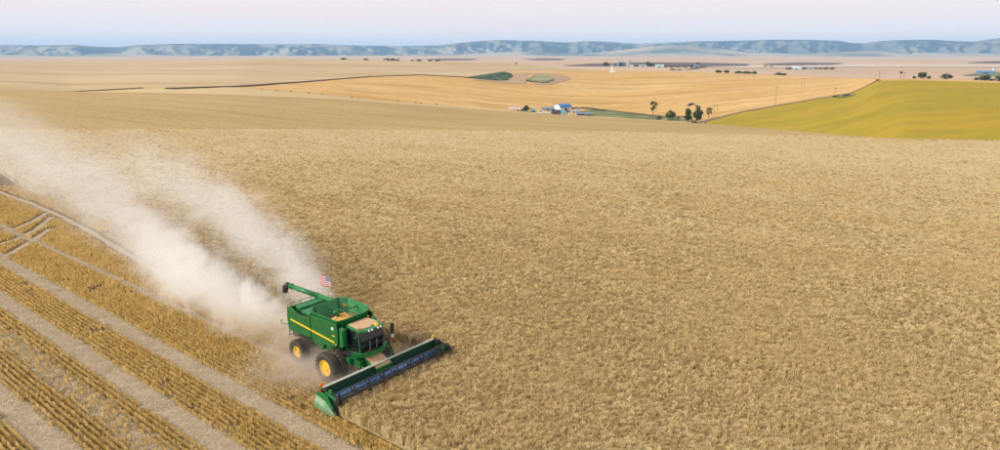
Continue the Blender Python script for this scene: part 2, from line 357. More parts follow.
# standing wheat: a closed canopy sheet at stem height with its cut faces, then the plants on top
q = NT('wheat_canopy'); p = q.geo()
n1 = q.noise(p, 3.4, 6, .75); n2 = q.noise(p, .12, 4); n4 = q.noise(p, 7.0, 3, .7)
col = q.mix(q.rng(n2, .35, .65), (.60, .46, .23), (.66, .52, .29)); col = q.mix(q.rng(n1, .56, .36, 0, .8), col, (.27, .185, .08))
col = q.mix(q.rng(n4, .45, .7, 0, .4), col, (.6, .45, .22))
q.base(col); q.set(Roughness=1.0); q.b.inputs['Specular IOR Level'].default_value = .05; q.bump(n1, 1.0, .25)
M['canopy'] = q.m
def canopy(xs, ylo, mb, HT=.74):
    n = 0; offs = np.concatenate([np.linspace(0, 3, 5), np.linspace(4, 20, 10), np.linspace(24, 120, 30), np.linspace(130, 330, 30)])
    X, Y = np.meshgrid(xs, offs, indexing='ij'); Y = Y + ylo(xs)[:, None]
    wx, wy = to_world(X, Y); ok = np.hypot(wx, wy) < 224
    Z = ZG(wx.ravel(), wy.ravel()).reshape(wx.shape)
    b = len(mb.v); a, c = X.shape
    mb.v += [(float(i), float(j), float(k) + HT) for i, j, k in zip(wx.ravel(), wy.ravel(), Z.ravel())]
    for i in range(a - 1):
        for j in range(c - 1):
            if ok[i, j] or ok[i + 1, j + 1]: mb.f.append((b + i * c + j, b + (i + 1) * c + j, b + (i + 1) * c + j + 1, b + i * c + j + 1))
    def skirt(idx):
        for u, w in zip(idx[:-1], idx[1:]):
            (x0, y0, z0), (x1, y1, z1) = mb.v[b + u], mb.v[b + w]
            mb.add([(x0, y0, z0), (x1, y1, z1), (x1, y1, z1 - HT - .05), (x0, y0, z0 - HT - .05)], [(0, 1, 2, 3)])
    skirt([i * c for i in range(a) if ok[i, 0]])
    return b, c, skirt
cb = MB()
canopy(np.concatenate([np.linspace(-240, -110, 40), np.linspace(-108, XH, 90)]), lambda x: np.interp(x, EX, EY) + .12, cb)
b_, c_, sk = canopy(np.concatenate([np.linspace(XH, 40, 40), np.linspace(42, 150, 40)]), lambda x: np.full_like(x, YN + .12), cb)
sk([j for j in range(14)])
o = cb.build('wheat_field', M['canopy'], smooth=True, fix=False); tag(o, kind='structure')

def straw_mat(name, a, b, c, tr=.25):
    q = NT(name); oi = q.n('ShaderNodeObjectInfo').outputs['Random']; p = q.geo()
    big = q.noise(p, .07, 4)
    z = q.n('ShaderNodeSeparateXYZ', {0: q.obj()}).outputs[2]
    col = q.mix(oi, a, b); col = q.mix(q.rng(big, .35, .65, 0, .5), col, c)
    q.base(col); q.set(Roughness=.8); q.b.inputs['Specular IOR Level'].default_value = .2
    t = q.n('ShaderNodeBsdfTranslucent', {0: col}); mxs = q.n('ShaderNodeMixShader', {0: tr, 1: q.b.outputs[0], 2: t.outputs[0]})
    q.t.links.new(mxs.outputs[0], q.out.inputs[0]); return q.m
M['wheat'] = straw_mat('ripe_wheat_plants', (.40, .27, .09), (.98, .84, .50), (.76, .59, .29), .42)
M['stubble'] = straw_mat('cut_stubble', (.56, .40, .12), (.95, .75, .34), (.68, .50, .18), .25)
M['straw'] = straw_mat('loose_straw', (.42, .33, .20), (.80, .68, .47), (.6, .48, .31), .2)

def wheat_clump(seed):
    rg = random.Random(seed); mb = MB()
    for k in range(16):
        a = rg.uniform(0, 6.283); r0 = .055 * math.sqrt(rg.random()); r1 = r0 + rg.uniform(.01, .085); h = rg.uniform(.70, .90)
        bx, by = r0 * math.cos(a), r0 * math.sin(a); a2 = a + rg.uniform(-.7, .7); tx, ty = r1 * math.cos(a2), r1 * math.sin(a2)
        w = .009; px_, py_ = -math.sin(a2) * w, math.cos(a2) * w
        mb.add([(bx - px_, by - py_, 0.25), (bx + px_, by + py_, 0.25), (tx + px_, ty + py_, h), (tx - px_, ty - py_, h)], [(0, 1, 2, 3)])
        d = Vector((math.cos(a2) * rg.uniform(.3, 1.0), math.sin(a2) * rg.uniform(.3, 1.0), rg.uniform(-.2, .9))).normalized()
        u = d.orthogonal().normalized(); v = d.cross(u); L = rg.uniform(.08, .12); c = Vector((tx, ty, h)); ww = rg.uniform(.018, .028)
        mb.add([c, c + d * L * .45 + u * ww, c + d * L * .45 + v * ww, c + d * L * .45 - u * ww, c + d * L * .45 - v * ww, c + d * L], [(0, 1, 2), (0, 2, 3), (0, 3, 4), (0, 4, 1), (5, 2, 1), (5, 3, 2), (5, 4, 3), (5, 1, 4)])
        if k % 4 == 0:
            L2 = rg.uniform(.10, .18); m0 = Vector((bx + (tx - bx) * .6, by + (ty - by) * .6, h * .62)); a3 = rg.uniform(0, 6.283)
            e_ = m0 + Vector((math.cos(a3) * L2, math.sin(a3) * L2, rg.uniform(-.06, .12))); s_ = Vector((-math.sin(a3), math.cos(a3), 0)) * .011
            mb.add([m0 - s_, m0 + s_, e_], [(0, 1, 2)])
    return mb
def stubble_tuft(seed):
    rg = random.Random(seed); mb = MB()
    for k in range(22):
        x = rg.uniform(-.11, .11); y = rg.gauss(0, .016); h = rg.uniform(.17, .30); a = rg.uniform(0, 3.14); w = rg.uniform(.009, .015)
        dx, dy = rg.gauss(0, .03), rg.gauss(0, .02); u, v = math.cos(a) * w, math.sin(a) * w
        mb.add([(x - u, y - v, -.01), (x + u, y + v, -.01), (x + dx + u * .8, y + dy + v * .8, h), (x + dx - u * .8, y + dy - v * .8, h)], [(0, 1, 2, 3)])
    return mb
def straw_bits(seed):
    rg = random.Random(seed); mb = MB()
    for k in range(16):
        x, y = rg.uniform(-.3, .3), rg.uniform(-.3, .3); a = rg.uniform(0, 6.28); L = rg.uniform(.06, .2); w = rg.uniform(.006, .012); z = rg.uniform(.008, .05)
        d = Vector((math.cos(a) * L, math.sin(a) * L, rg.uniform(-.0, .05))); s_ = Vector((-math.sin(a), math.cos(a), 0)) * w; c = Vector((x, y, z))
        mb.add([c - s_, c + s_, c + d + s_, c + d - s_], [(0, 1, 2, 3)])
    return mb
def scatter(name, pts, rots, scl, protos, label, cat):
    me = bpy.data.meshes.new(name); me.from_pydata(pts.tolist(), [], [])
    a = me.attributes.new('rot', 'FLOAT_VECTOR', 'POINT'); a.data.foreach_set('vector', rots.astype(np.float32).ravel())
    a = me.attributes.new('scl', 'FLOAT_VECTOR', 'POINT'); a.data.foreach_set('vector', scl.astype(np.float32).ravel())
    a = me.attributes.new('pick', 'INT', 'POINT'); a.data.foreach_set('value', RNG.integers(0, len(protos), len(pts)).astype(np.int32))
    o = bpy.data.objects.new(name, me); COL.objects.link(o); tag(o, label, cat, kind='stuff')
    g = bpy.data.node_groups.new(name, 'GeometryNodeTree')
    g.interface.new_socket('Geometry', in_out='INPUT', socket_type='NodeSocketGeometry'); g.interface.new_socket('Geometry', in_out='OUTPUT', socket_type='NodeSocketGeometry')
    N = g.nodes.new; L = g.links.new
    gi, go, ip, g2i = N('NodeGroupInput'), N('NodeGroupOutput'), N('GeometryNodeInstanceOnPoints'), N('GeometryNodeGeometryToInstance')
    for po in reversed(protos):
        oi = N('GeometryNodeObjectInfo'); oi.inputs[0].default_value = po; oi.transform_space = 'ORIGINAL'; L(oi.outputs['Geometry'], g2i.inputs[0])
        po.parent = o
    def attr(nm, ty):
        n = N('GeometryNodeInputNamedAttribute'); n.data_type = ty; n.inputs[0].default_value = nm; return n.outputs[0]
    er = N('FunctionNodeEulerToRotation'); L(attr('rot', 'FLOAT_VECTOR'), er.inputs[0])
    L(gi.outputs[0], ip.inputs['Points']); L(g2i.outputs[0], ip.inputs['Instance']); ip.inputs['Pick Instance'].default_value = True
    L(attr('pick', 'INT'), ip.inputs['Instance Index']); L(er.outputs[0], ip.inputs['Rotation']); L(attr('scl', 'FLOAT_VECTOR'), ip.inputs['Scale'])
    L(ip.outputs[0], go.inputs[0])
    md = o.modifiers.new('scatter', 'NODES'); md.node_group = g
    return o
def vnoise(x, y, sc, seed):
    """cheap value noise"""
    r_ = np.random.default_rng(seed).random((64, 64)); x = np.asarray(x) * sc; y = np.asarray(y) * sc
    i, j = np.floor(x).astype(int), np.floor(y).astype(int); u, v = x - i, y - j; u = u * u * (3 - 2 * u); v = v * v * (3 - 2 * v)
    g = lambda a, b: r_[a % 64, b % 64]
    return (g(i, j) * (1 - u) + g(i + 1, j) * u) * (1 - v) + (g(i, j + 1) * (1 - u) + g(i + 1, j + 1) * u) * v
# wheat plants
PTS = []
for (r0, r1, dens, amax) in ((24, 42, 50, 43), (42, 60, 40, 42), (60, 80, 26, 41), (80, 105, 15, 40), (105, 140, 10, 40), (140, 196, 6, 40)):
    n = int(R(2 * amax) / 2 * (r1 ** 2 - r0 ** 2) * dens); rr = np.sqrt(RNG.uniform(r0 ** 2, r1 ** 2, n)); aa = RNG.uniform(-R(amax), R(amax), n)
    x, y = rr * np.sin(aa), rr * np.cos(aa); fx_, fy_ = to_field(x, y)
    ok = fy_ > edge(fx_) + .05 + RNG.normal(0, .06, n)
    PTS.append(np.stack([x[ok], y[ok], rr[ok]], 1))
PW = np.concatenate(PTS); n = len(PW)
fx_, fy_ = to_field(PW[:, 0], PW[:, 1])
hgt = .88 + .14 * vnoise(PW[:, 0], PW[:, 1], 2.2, 3) + .12 * vnoise(fx_ * .10, fy_, .9, 5)
hgt = hgt * RNG.uniform(.88, 1.1, n) * np.interp(PW[:, 2], [60, 120, 190], [1, .90, .79])
wid = np.interp(PW[:, 2], [30, 60, 100, 190], [.72, .92, 1.15, 1.5]) * RNG.uniform(.8, 1.2, n)
drill = np.stack([PW[:, 0], PW[:, 1], ZG(PW[:, 0], PW[:, 1])], 1)
pr = [wheat_clump(40 + k).build('wheat_clump', M['wheat'], fix=False, loc=(*to_world(14 + k, 3.0 + k), 0)) for k in range(5)]
for o_ in pr: o_['kind'] = 'stuff'
scatter('standing_wheat', drill, np.stack([RNG.normal(0, .1, n), RNG.normal(0, .1, n), RNG.uniform(0, 6.283, n)], 1), np.stack([wid, wid, hgt], 1), pr,
        'dense ripe standing wheat around and ahead of the combine', 'wheat')
print('wheat clumps', n)
# wheel tracks turning on the headland at the left: no stubble stands in them
TRK = [[(-14, 248), (15, 240), (36, 230), (52, 217)], [(-14, 234), (15, 229), (34, 221), (47, 213)], [(-14, 186), (30, 203), (62, 217), (92, 233), (125, 253), (170, 280)], [(-14, 262), (10, 254), (34, 240), (50, 229)]]
TRW = []
for tl in TRK:
    w_ = [hit(a, b, 20) for a, b in tl]; qs = []
    for a, b in zip(w_[:-1], w_[1:]): qs += [a.lerp(b, k / 24) for k in range(24)]
    TRW.append(qs + [w_[-1]])
TXY = np.array([(v.x, v.y) for t_ in TRW for v in t_])
q = NT('pale_wheel_track'); p = q.geo(); q.base(q.mix(q.noise(p, 5, 5, .7), (.27, .20, .12), (.46, .365, .24))); q.set(Roughness=1.0); M['track'] = q.m
for t_ in TRW:
    mb = MB()
    for i, v in enumerate(t_):
        d = t_[min(i + 1, len(t_) - 1)] - t_[max(i - 1, 0)]; d.z = 0; d.normalize(); w2 = .34 + .05 * math.sin(i * .37)
        for s_ in (-1, 1): x, y = v.x + d.y * w2 * s_, v.y - d.x * w2 * s_; mb.v.append((x, y, float(ZG(x, y)[0]) + .02))
    mb.f = [(2 * i, 2 * i + 1, 2 * i + 3, 2 * i + 2) for i in range(len(t_) - 1)]
    tag(mb.build('wheel_track', M['track'], smooth=True), kind='structure')
# stubble rows
ys = np.arange(-34, 10, .335); P_ = []
for yv in ys:
    xs_ = np.arange(-122, 16, .17); xs_ = xs_ + RNG.normal(0, .03, len(xs_)); yv_ = yv + RNG.normal(0, .018, len(xs_)) + .05 * np.sin(xs_ * .07)
    X, Y = to_world(xs_, yv_); bnd = np.zeros(len(xs_), bool)
    for (yc, hw) in BANDS: bnd |= np.abs(yv_ - yc + (vnoise(X, Y, .25, 9) - .5) * .3) < hw * .78
    ok = (yv_ < edge(xs_) - .12) & ~bnd & (vnoise(X, Y, .9, 21) > .10)
    dep = Y * CP + CAMH * SP; px_ = 500 + FOC * X / np.maximum(dep, 1); py_ = 225 - FOC * (Y * SP - CAMH * CP) / np.maximum(dep, 1)
    ok &= (px_ > -70) & (px_ < 1060) & (py_ < 480) & (np.hypot(X, Y) < 135)
    mess = (np.abs(yv_ + 13.7) < .8) & (RNG.random(len(xs_)) < .5) & (xs_ > -40)
    ok &= ~mess
    oi_ = np.nonzero(ok)[0]
    if len(oi_): ok[oi_] = (((X[oi_, None] - TXY[None, :, 0]) ** 2 + (Y[oi_, None] - TXY[None, :, 1]) ** 2).min(1) > .5)
    P_.append(np.stack([X[ok], Y[ok]], 1))
P_ = np.concatenate(P_); n = len(P_); print('stubble tufts', n)
pz = np.column_stack([P_, ZG(P_[:, 0], P_[:, 1])])
pr = [stubble_tuft(80 + k).build('stubble_tuft', M['stubble'], fix=False, loc=(*to_world(-20 - k, -9.1), 0)) for k in range(4)]
for o_ in pr: o_['kind'] = 'stuff'; o_.rotation_euler.z = YAW
scatter('wheat_stubble', pz, np.stack([RNG.normal(0, .08, n), RNG.normal(0, .08, n), YAW + RNG.choice([0, math.pi], n) + RNG.normal(0, .12, n)], 1),
        np.stack([RNG.uniform(.85, 1.15, n), RNG.uniform(.8, 1.2, n), RNG.uniform(.75, 1.2, n) * (.8 + .4 * vnoise(P_[:, 0], P_[:, 1], .4, 31))], 1), pr, 'rows of cut golden stubble left of the combine', 'stubble')
# loose straw, thick on the chaff bands
B_ = []
for (yc, hw) in BANDS + [(-13.7, .8)]:
    m_ = 4200; xs_ = RNG.uniform(-85, 14, m_); B_.append(np.stack([xs_, yc + RNG.uniform(-1, 1, m_) * hw * .8], 1))
m_ = 9000; B_.append(np.stack([RNG.uniform(-85, 14, m_), RNG.uniform(-34, 6, m_)], 1))
B_ = np.concatenate(B_); B_ = B_[B_[:, 1] < edge(B_[:, 0]) - .3]; X, Y = to_world(B_[:, 0], B_[:, 1]); n = len(X)
pr = [straw_bits(120 + k).build('straw_litter', M['straw'], fix=False, loc=(*to_world(-18 - k, -11.0), 0)) for k in range(3)]
for o_ in pr: o_['kind'] = 'stuff'
scatter('loose_straw', np.column_stack([X, Y, ZG(X, Y)]), np.stack([np.zeros(n), np.zeros(n), RNG.uniform(0, 6.283, n)], 1), np.repeat(RNG.uniform(.7, 1.3, n)[:, None], 3, 1), pr,
        'pale loose straw and chaff strewn in bands across the stubble', 'straw')

# ---- draped patches and roads
def drape(name, mat, poly, rmin=250, lift=.0005, nx=28, ny=8):
    """ground patch: outline given as photo points (x-monotone), every vertex dropped on the terrain"""
    n = len(poly); xs = [q[0] for q in poly]; x0, x1 = min(xs), max(xs); mb = MB(); rows = []
    for i in range(nx + 1):
        x = x0 + (x1 - x0) * (i + .0) / nx; x = min(max(x, x0 + 1e-3), x1 - 1e-3); yv = []
        for k in range(n):
            (ax, ay), (bx, by) = poly[k], poly[(k + 1) % n]
            if (ax - x) * (bx - x) < 0: yv.append(ay + (by - ay) * (x - ax) / (bx - ax))
        lo, hi = (min(yv), max(yv)) if yv else (poly[0][1],) * 2
        for j in range(ny + 1):
            h_ = hit(x, lo + (hi - lo) * j / ny, rmin); mb.v.append((h_.x, h_.y, h_.z + lift * h_.length))
    for i in range(nx):
        for j in range(ny): a = i * (ny + 1) + j; mb.f.append((a, a + 1, a + ny + 2, a + ny + 1))
    o = mb.build(name, mat, smooth=True); return tag(o, kind='structure')
def road(name, mat, poly, width, rmin=250, lift=.25, sub=6, rise=0.0):
    P = [hit(x, y, rmin) for x, y in poly]; Q = []
    for a, b in zip(P[:-1], P[1:]): Q += [a.lerp(b, k / sub) for k in range(sub)]
    Q.append(P[-1]); mb = MB()
    for i, v in enumerate(Q):
        d = (Q[min(i + 1, len(Q) - 1)] - Q[max(i - 1, 0)]); d.z = 0; d.normalize(); s_ = Vector((d.y, -d.x, 0)) * width / 2
        for w in (-1, -.4, .4, 1):
            x, y = v.x + s_.x * w, v.y + s_.y * w; mb.v.append((x, y, float(ZG(x, y)[0]) + lift + (rise if abs(w) < 1 else 0)))
    for i in range(len(Q) - 1):
        for j in range(3): a = i * 4 + j; mb.f.append((a, a + 1, a + 5, a + 4))
    o = mb.build(name, mat, smooth=False); return tag(o, kind='structure')
M['scrub'] = field('dark_scrub_ground', (.05, .085, .035), (.09, .13, .06), (.03, .05, .03), 0, .02, .02, .15, .6, big=.02)
M['palegrass'] = field('pale_grass_ground', (.27, .28, .13), (.36, .33, .18), (.10, .15, .05), R(30), .02, .05, .1, .6, big=.02)
M['greengrass'] = field('green_grass_ground', (.13, .17, .07), (.27, .26, .12), (.06, .09, .035), 0, .02, .05, .15, .8, big=.03)
M['fallow'] = field('dark_fallow_ground', (.115, .085, .085), (.15, .11, .10), (.085, .06, .065), 0, .0006, .004, .05, .6, big=.001)
M['bank'] = field('dark_road_bank', (.10, .062, .045), (.15, .09, .06), (.05, .04, .025), 0, .05, .05, .2, .6, big=.02)
M['gravel'] = field('pinkish_gravel', (.25, .17, .135), (.33, .235, .19), (.13, .09, .06), 0, .05, .05, .3, .5, big=.02)
M['bareearth'] = field('pinkish_bare_earth', (.40, .26, .15), (.44, .30, .18), (.30, .2, .11), 0, .01, .03, .1, .5, big=.01)
drape('bare_earth_patch', M['bareearth'], [(474, 80), (510, 74), (522, 72.8), (560, 74), (572, 79), (552, 84.5), (530, 84.5), (505, 83)], lift=.0003)
drape('scrub_patch', M['scrub'], [(464, 77.8), (490, 73.8), (504, 71.7), (511, 73.6), (513, 76.5), (507, 80.6), (497, 80.8), (480, 79.0)], lift=.0006)
drape('grass_patch', M['greengrass'], [(525.5, 80.2), (536, 75), (545, 74), (555, 79.2), (547, 83), (530, 82)], lift=.0006)
drape('pale_grass_patch', M['palegrass'], [(530, 79.8), (537, 75.6), (545, 74.4), (553.5, 79), (546, 81.5), (532, 81)], lift=.0009)
drape('valley_grass', M['greengrass'], [(578, 112), (592, 109.3), (640, 113.8), (703, 121), (704, 122.6), (640, 119), (592, 115.8)], rmin=700, lift=.0004, nx=40)
drape('green_weed_patch', M['greengrass'], [(832, 97.2), (840, 95.8), (856, 94.2), (852, 96.2), (842, 97.8)], rmin=450, lift=.0008)
drape('fallow_field', M['fallow'], [(562, 65.8), (590, 64), (640, 62.6), (700, 62.8), (750, 64.2), (745, 66.2), (700, 66.6), (650, 66.2), (600, 66.3)], rmin=2500, nx=40)
drape('fallow_field', M['fallow'], [(762, 64.0), (800, 62.6), (845, 63.2), (826, 65.4), (790, 66.4)], rmin=2500)
drape('fallow_field', M['fallow'], [(965, 63.0), (1000, 61.2), (1060, 61.2), (1060, 63), (1000, 63.4)], rmin=2500)
drape('fallow_field', M['fallow'], [(523, 59.3), (545, 58.4), (566, 59), (560, 60.2), (535, 60.2)], rmin=3800)
drape('fallow_field', M['fallow'], [(424, 59.6), (450, 58.6), (478, 59.2), (470, 60.2), (440, 60.4)], rmin=3800)
drape('pasture', M['greengrass'], [(962, 75.6), (978, 72.8), (1000, 72.2), (1040, 73), (1040, 77), (1000, 76.8)], rmin=1500)
drape('pale_stubble_strip', field('pale_stubble_strip', (.60, .48, .36), (.64, .52, .4), (.5, .38, .26), 0, .0005, .004, .05, .4, big=.001), [(700, 66.8), (850, 65.2), (1060, 65.6), (1060, 67.4), (850, 67), (740, 68.2)], rmin=2500, nx=40)
road('dark_road_bank', M['bank'], [(168, 89.2), (238, 86.9), (280, 83.7), (330, 79.9), (370, 76.7), (420, 75.0), (450, 76.6), (466, 77.5)], 9, 600, .3, 10, 1.2)
road('dark_road_bank', M['bank'], [(66, 92.4), (100, 91.0), (142, 88.6)], 7, 600, .3, 10, 1.0)
road('field_track', M['gravel'], [(694, 123.0), (703, 121.9), (720, 117.3), (740, 112.3), (775, 105.8), (815, 99.2), (850, 93.6), (866, 86.5), (876, 81.0)], 7, 500, .35, 10, .4)
road('hedge_bank', M['bank'], [(570, 108.2), (592, 109.0), (612, 111.2), (640, 114.4), (668, 117.6), (690, 119.8)], 5, 750, .3, 8, 1.0)
road('dark_field_road', M['fallow'], [(684, 69.6), (692, 69.2), (700, 67.6), (708, 66.4), (745, 65.6)], 26, 2300, 1.5, 6)

# ---- far hills
def hills(name, mat, sky_pts, r_rim, r_foot, seed, back=6000, amp=1.0, base=-84.0, spur=900.0):
    a0, a1 = az_td(-260, 50)[0], az_td(1260, 50)[0]; A = np.linspace(a0, a1, 620); ts = np.concatenate([np.linspace(0, 1, 46), [1.15, 1.5, 2.0]])
    sx = np.array([az_td(*q)[0] for q in sky_pts]); se = np.array([-az_td(*q)[1] for q in sky_pts]); el = np.interp(A, sx, se)
    top = CAMH + r_rim * el
    def rid(x, y, sd, octs=4):
        v = 0; am = 1.0; tot = 0
        for o_ in range(octs): v = v + am * (1 - np.abs(2 * vnoise(x * 2 ** o_ + 3.7 * sd, y * 2 ** o_ + 9.1 * sd, 1.0, sd + o_) - 1)); tot += am; am *= .5
        return v / tot
    mb = MB(); V = np.zeros((len(A), len(ts), 3))
    arc = A * r_rim
    for j, t in enumerate(ts):
        r = r_foot + (r_rim - r_foot) * t if t <= 1 else r_rim + (t - 1) * back
        rg_ = rid(arc / spur + .35 * math.sin(t * 3), np.full_like(arc, t * .9), seed)            # spurs run down the face
        rf = rid(arc / (spur * .33), np.full_like(arc, t * 2.4), seed + 20, 3)
        s_ = t + (rg_ - .62) * .75 * amp * (1 - t) * min(1, t * 3 + .15) + (rf - .6) * .28 * amp * (1 - t)
        s_ = np.clip(s_, 0, 1); prof_ = s_ * s_ * (3 - 2 * s_) * .75 + .25 * s_ ** .7
        z = base + (top - base) * np.where(t >= 1, 1.0 - .0 * t, np.minimum(prof_, .995))
        if t > 1: z = z - (t - 1) * 10
        V[:, j] = np.stack([r * np.sin(A), r * np.cos(A), z], 1)
    mb.v = [tuple(q) for q in V.reshape(-1, 3).tolist()]; m = len(ts)
    mb.f = [(i * m + j, (i + 1) * m + j, (i + 1) * m + j + 1, i * m + j + 1) for i in range(len(A) - 1) for j in range(m - 1)]
    return tag(mb.build(name, mat, smooth=True), kind='structure')
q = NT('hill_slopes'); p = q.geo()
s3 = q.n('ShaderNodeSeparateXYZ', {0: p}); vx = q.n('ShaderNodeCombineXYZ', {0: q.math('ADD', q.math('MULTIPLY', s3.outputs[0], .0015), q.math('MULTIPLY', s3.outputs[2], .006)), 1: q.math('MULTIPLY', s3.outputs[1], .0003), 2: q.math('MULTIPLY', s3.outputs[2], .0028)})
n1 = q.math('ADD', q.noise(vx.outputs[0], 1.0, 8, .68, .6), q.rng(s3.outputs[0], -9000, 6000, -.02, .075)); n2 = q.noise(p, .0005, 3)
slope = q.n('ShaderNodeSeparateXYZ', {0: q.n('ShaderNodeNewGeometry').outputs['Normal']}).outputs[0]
f_ = q.math('ADD', q.rng(n1, .44, .54), q.rng(slope, -.15, .15, -.5, .5))  # painted shade: slopes turned right, away from the sun, go dark blue
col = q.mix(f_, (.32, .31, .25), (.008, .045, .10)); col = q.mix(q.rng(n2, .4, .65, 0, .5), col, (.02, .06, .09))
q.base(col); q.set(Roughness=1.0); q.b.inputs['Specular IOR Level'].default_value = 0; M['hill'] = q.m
q = NT('foothill_slopes'); p = q.geo(); n1 = q.noise(q.map(p, (.0006, .0004, .002)), 1.0, 5, .6, .5)
q.base(q.mix(q.rng(n1, .44, .58), (.36, .31, .22), (.06, .10, .10))); q.set(Roughness=1.0); M['foothill'] = q.m
SKY = [(-260, 44.5), (-100, 44), (0, 45), (40, 45.2), (75, 44.6), (87, 46), (118, 47.2), (135, 45), (165, 44), (190, 43.6), (250, 43.9), (312, 43.8), (350, 45.2), (400, 46.0), (437, 45.4), (457, 43), (482, 40.6), (500, 40), (537, 40.8), (565, 42.4), (587, 41), (605, 41.6), (640, 43.6), (670, 42.3), (700, 41.2), (740, 40.6), (765, 39.8), (800, 39.6), (838, 40.6), (852, 43), (862, 43.4), (880, 41), (900, 40), (930, 39.6), (960, 41.2), (975, 41.6), (988, 39.5), (1000, 37.8), (1030, 38.5), (1260, 40)]
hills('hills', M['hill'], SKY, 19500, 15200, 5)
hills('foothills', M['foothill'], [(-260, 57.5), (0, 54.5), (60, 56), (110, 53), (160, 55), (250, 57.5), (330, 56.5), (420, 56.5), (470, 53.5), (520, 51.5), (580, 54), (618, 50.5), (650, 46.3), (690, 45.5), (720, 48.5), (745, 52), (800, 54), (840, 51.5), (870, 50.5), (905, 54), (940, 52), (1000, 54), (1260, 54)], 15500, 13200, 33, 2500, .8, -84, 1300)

# ------------------------------------------------------------------ combine harvester (local frame: x forward, y to its left, z up)
CB = empty('combine_harvester', (OX, OY, 0), YAW, 'green combine harvester with yellow wheels and a wide reel header, trailing dust', 'combine')
def part(name, mb, mat, parent=None, **k): return mb.build(name, M[mat], parent or CB, **k)
# chassis and underbody
mb = MB().box((-1.6, 0, 1.62), (5.6, 1.5, .9)).box((.2, 0, 1.02), (.5, 3.0, .5)).box((-3.85, 0, .92), (.35, 2.6, .35))
mb.prism([(-5.0, 1.5), (-5.1, 2.6), (-3.2, 2.6), (-3.2, 1.25), (-4.2, 1.15)], -.95, .95); part('chassis', mb, 'black', bevel=.02)
mb = MB().prism([(-2.9, 1.75), (-2.9, 2.9), (.35, 2.9), (.35, 1.9), (-.4, 1.5)], -1.28, 1.28); part('threshing_housing', mb, 'green', bevel=.03)
# side panels, right (y<0) and left
rear = [(-5.12, 2.22), (-5.22, 3.05), (-5.14, 3.86), (-4.75, 3.87), (-4.35, 3.80), (-4.05, 3.62), (-3.6, 3.52), (-2.95, 3.55), (-2.45, 3.72), (-2.45, 2.2), (-3.0, 2.12), (-3.9, 2.12), (-4.6, 2.05)]
front = [(-2.38, 2.18), (-2.38, 3.86), (-1.0, 3.92), (.46, 3.92), (.58, 3.3), (.52, 2.5), (.30, 2.26), (-.5, 2.08), (-1.6, 2.1)]
for s in (-1, 1):
    y0, y1 = sorted((s * 1.50, s * 1.58)); a = MB().prism(rear, y0, y1); p_ = part('rear_side_panel', a, 'green', bevel=.03)
    a = MB().prism(front, y0, y1); p2 = part('front_side_panel', a, 'green', bevel=.03)
    yy0, yy1 = sorted((s * 1.586, s * 1.60))
    for pn, (xa, xb) in ((p_, (-4.78, -2.45)), (p2, (-2.38, .20))):
        za = lambda x: 2.93 - (x + 4.78) * .087
        part('yellow_stripe', MB().prism([(xa, za(xa)), (xa, za(xa) + .115), (xb, za(xb) + .115), (xb, za(xb))], yy0, yy1), 'yellow', pn)
    # model plates and small decals on the front panel
    for (x, z, w, h, m_) in ((-.08, 3.42, .26, .20, 'white'), (-.05, 2.98, .34, .07, 'yellow'), (.22, 2.42, .22, .05, 'yellow')):
        yq0, yq1 = sorted((s * 1.583, s * 1.592)); part('decal', MB().prism([(x, z), (x + .05, z + h), (x + w, z + h), (x + w - .05, z)], yq0, yq1), m_, p2)
    part('panel_seam', MB().prism([(-2.3, 3.14), (-2.3, 3.17), (.5, 3.10), (.5, 3.07)], *sorted((s * 1.575, s * 1.588))), 'black', p2)
    # front corner column beside the cab
    part('corner_column', MB().prism([(.62, 2.25), (.66, 3.7), (1.0, 3.55), (1.02, 2.4)], *sorted((s * 1.18, s * 1.52))), 'green_clean', bevel=.05)
    part('lower_guard', MB().prism([(-2.3, 1.75), (-2.3, 2.05), (-1.2, 1.98), (-1.3, 1.55)], *sorted((s * 1.35, s * 1.44))), 'green', bevel=.02)
# rear hood, engine deck
mb = MB().prism([(-5.16, 2.3), (-5.26, 3.05), (-5.18, 3.78), (-5.05, 3.78), (-5.0, 2.3)], -1.46, 1.46); part('rear_hood', mb, 'green', bevel=.03)
mb = MB().box((-3.75, 0, 3.22), (2.5, 2.9, .42)); part('engine_deck', mb, 'black', bevel=.03)
mb = MB().box((-4.65, .15, 3.62), (.7, 2.3, .36)).box((-3.55, -.55, 3.55), (1.1, 1.2, .3)); part('engine_cover', mb, 'green_clean', bevel=.08)
mb = MB().lathe([(0.001, .30), (.5, .30), (.56, .22), (.56, 0)], (-3.35, .85, 3.43), 24); part('rotary_screen', mb, 'steel', smooth=False)
mb = MB().tube([(-2.95, -.95, 3.3), (-2.95, -.95, 4.05), (-3.05, -.95, 4.18)], .09, 10); part('exhaust_pipe', mb, 'black', smooth=True)
mb = MB()
for y in (-1.3, -.45, .45, 1.3): mb.bar((-5.14, y, 3.78), (-5.14, y, 4.0), .035)
mb.bar((-5.14, -1.3, 4.0), (-5.14, 1.3, 4.0), .035); part('deck_rail', mb, 'green_clean')
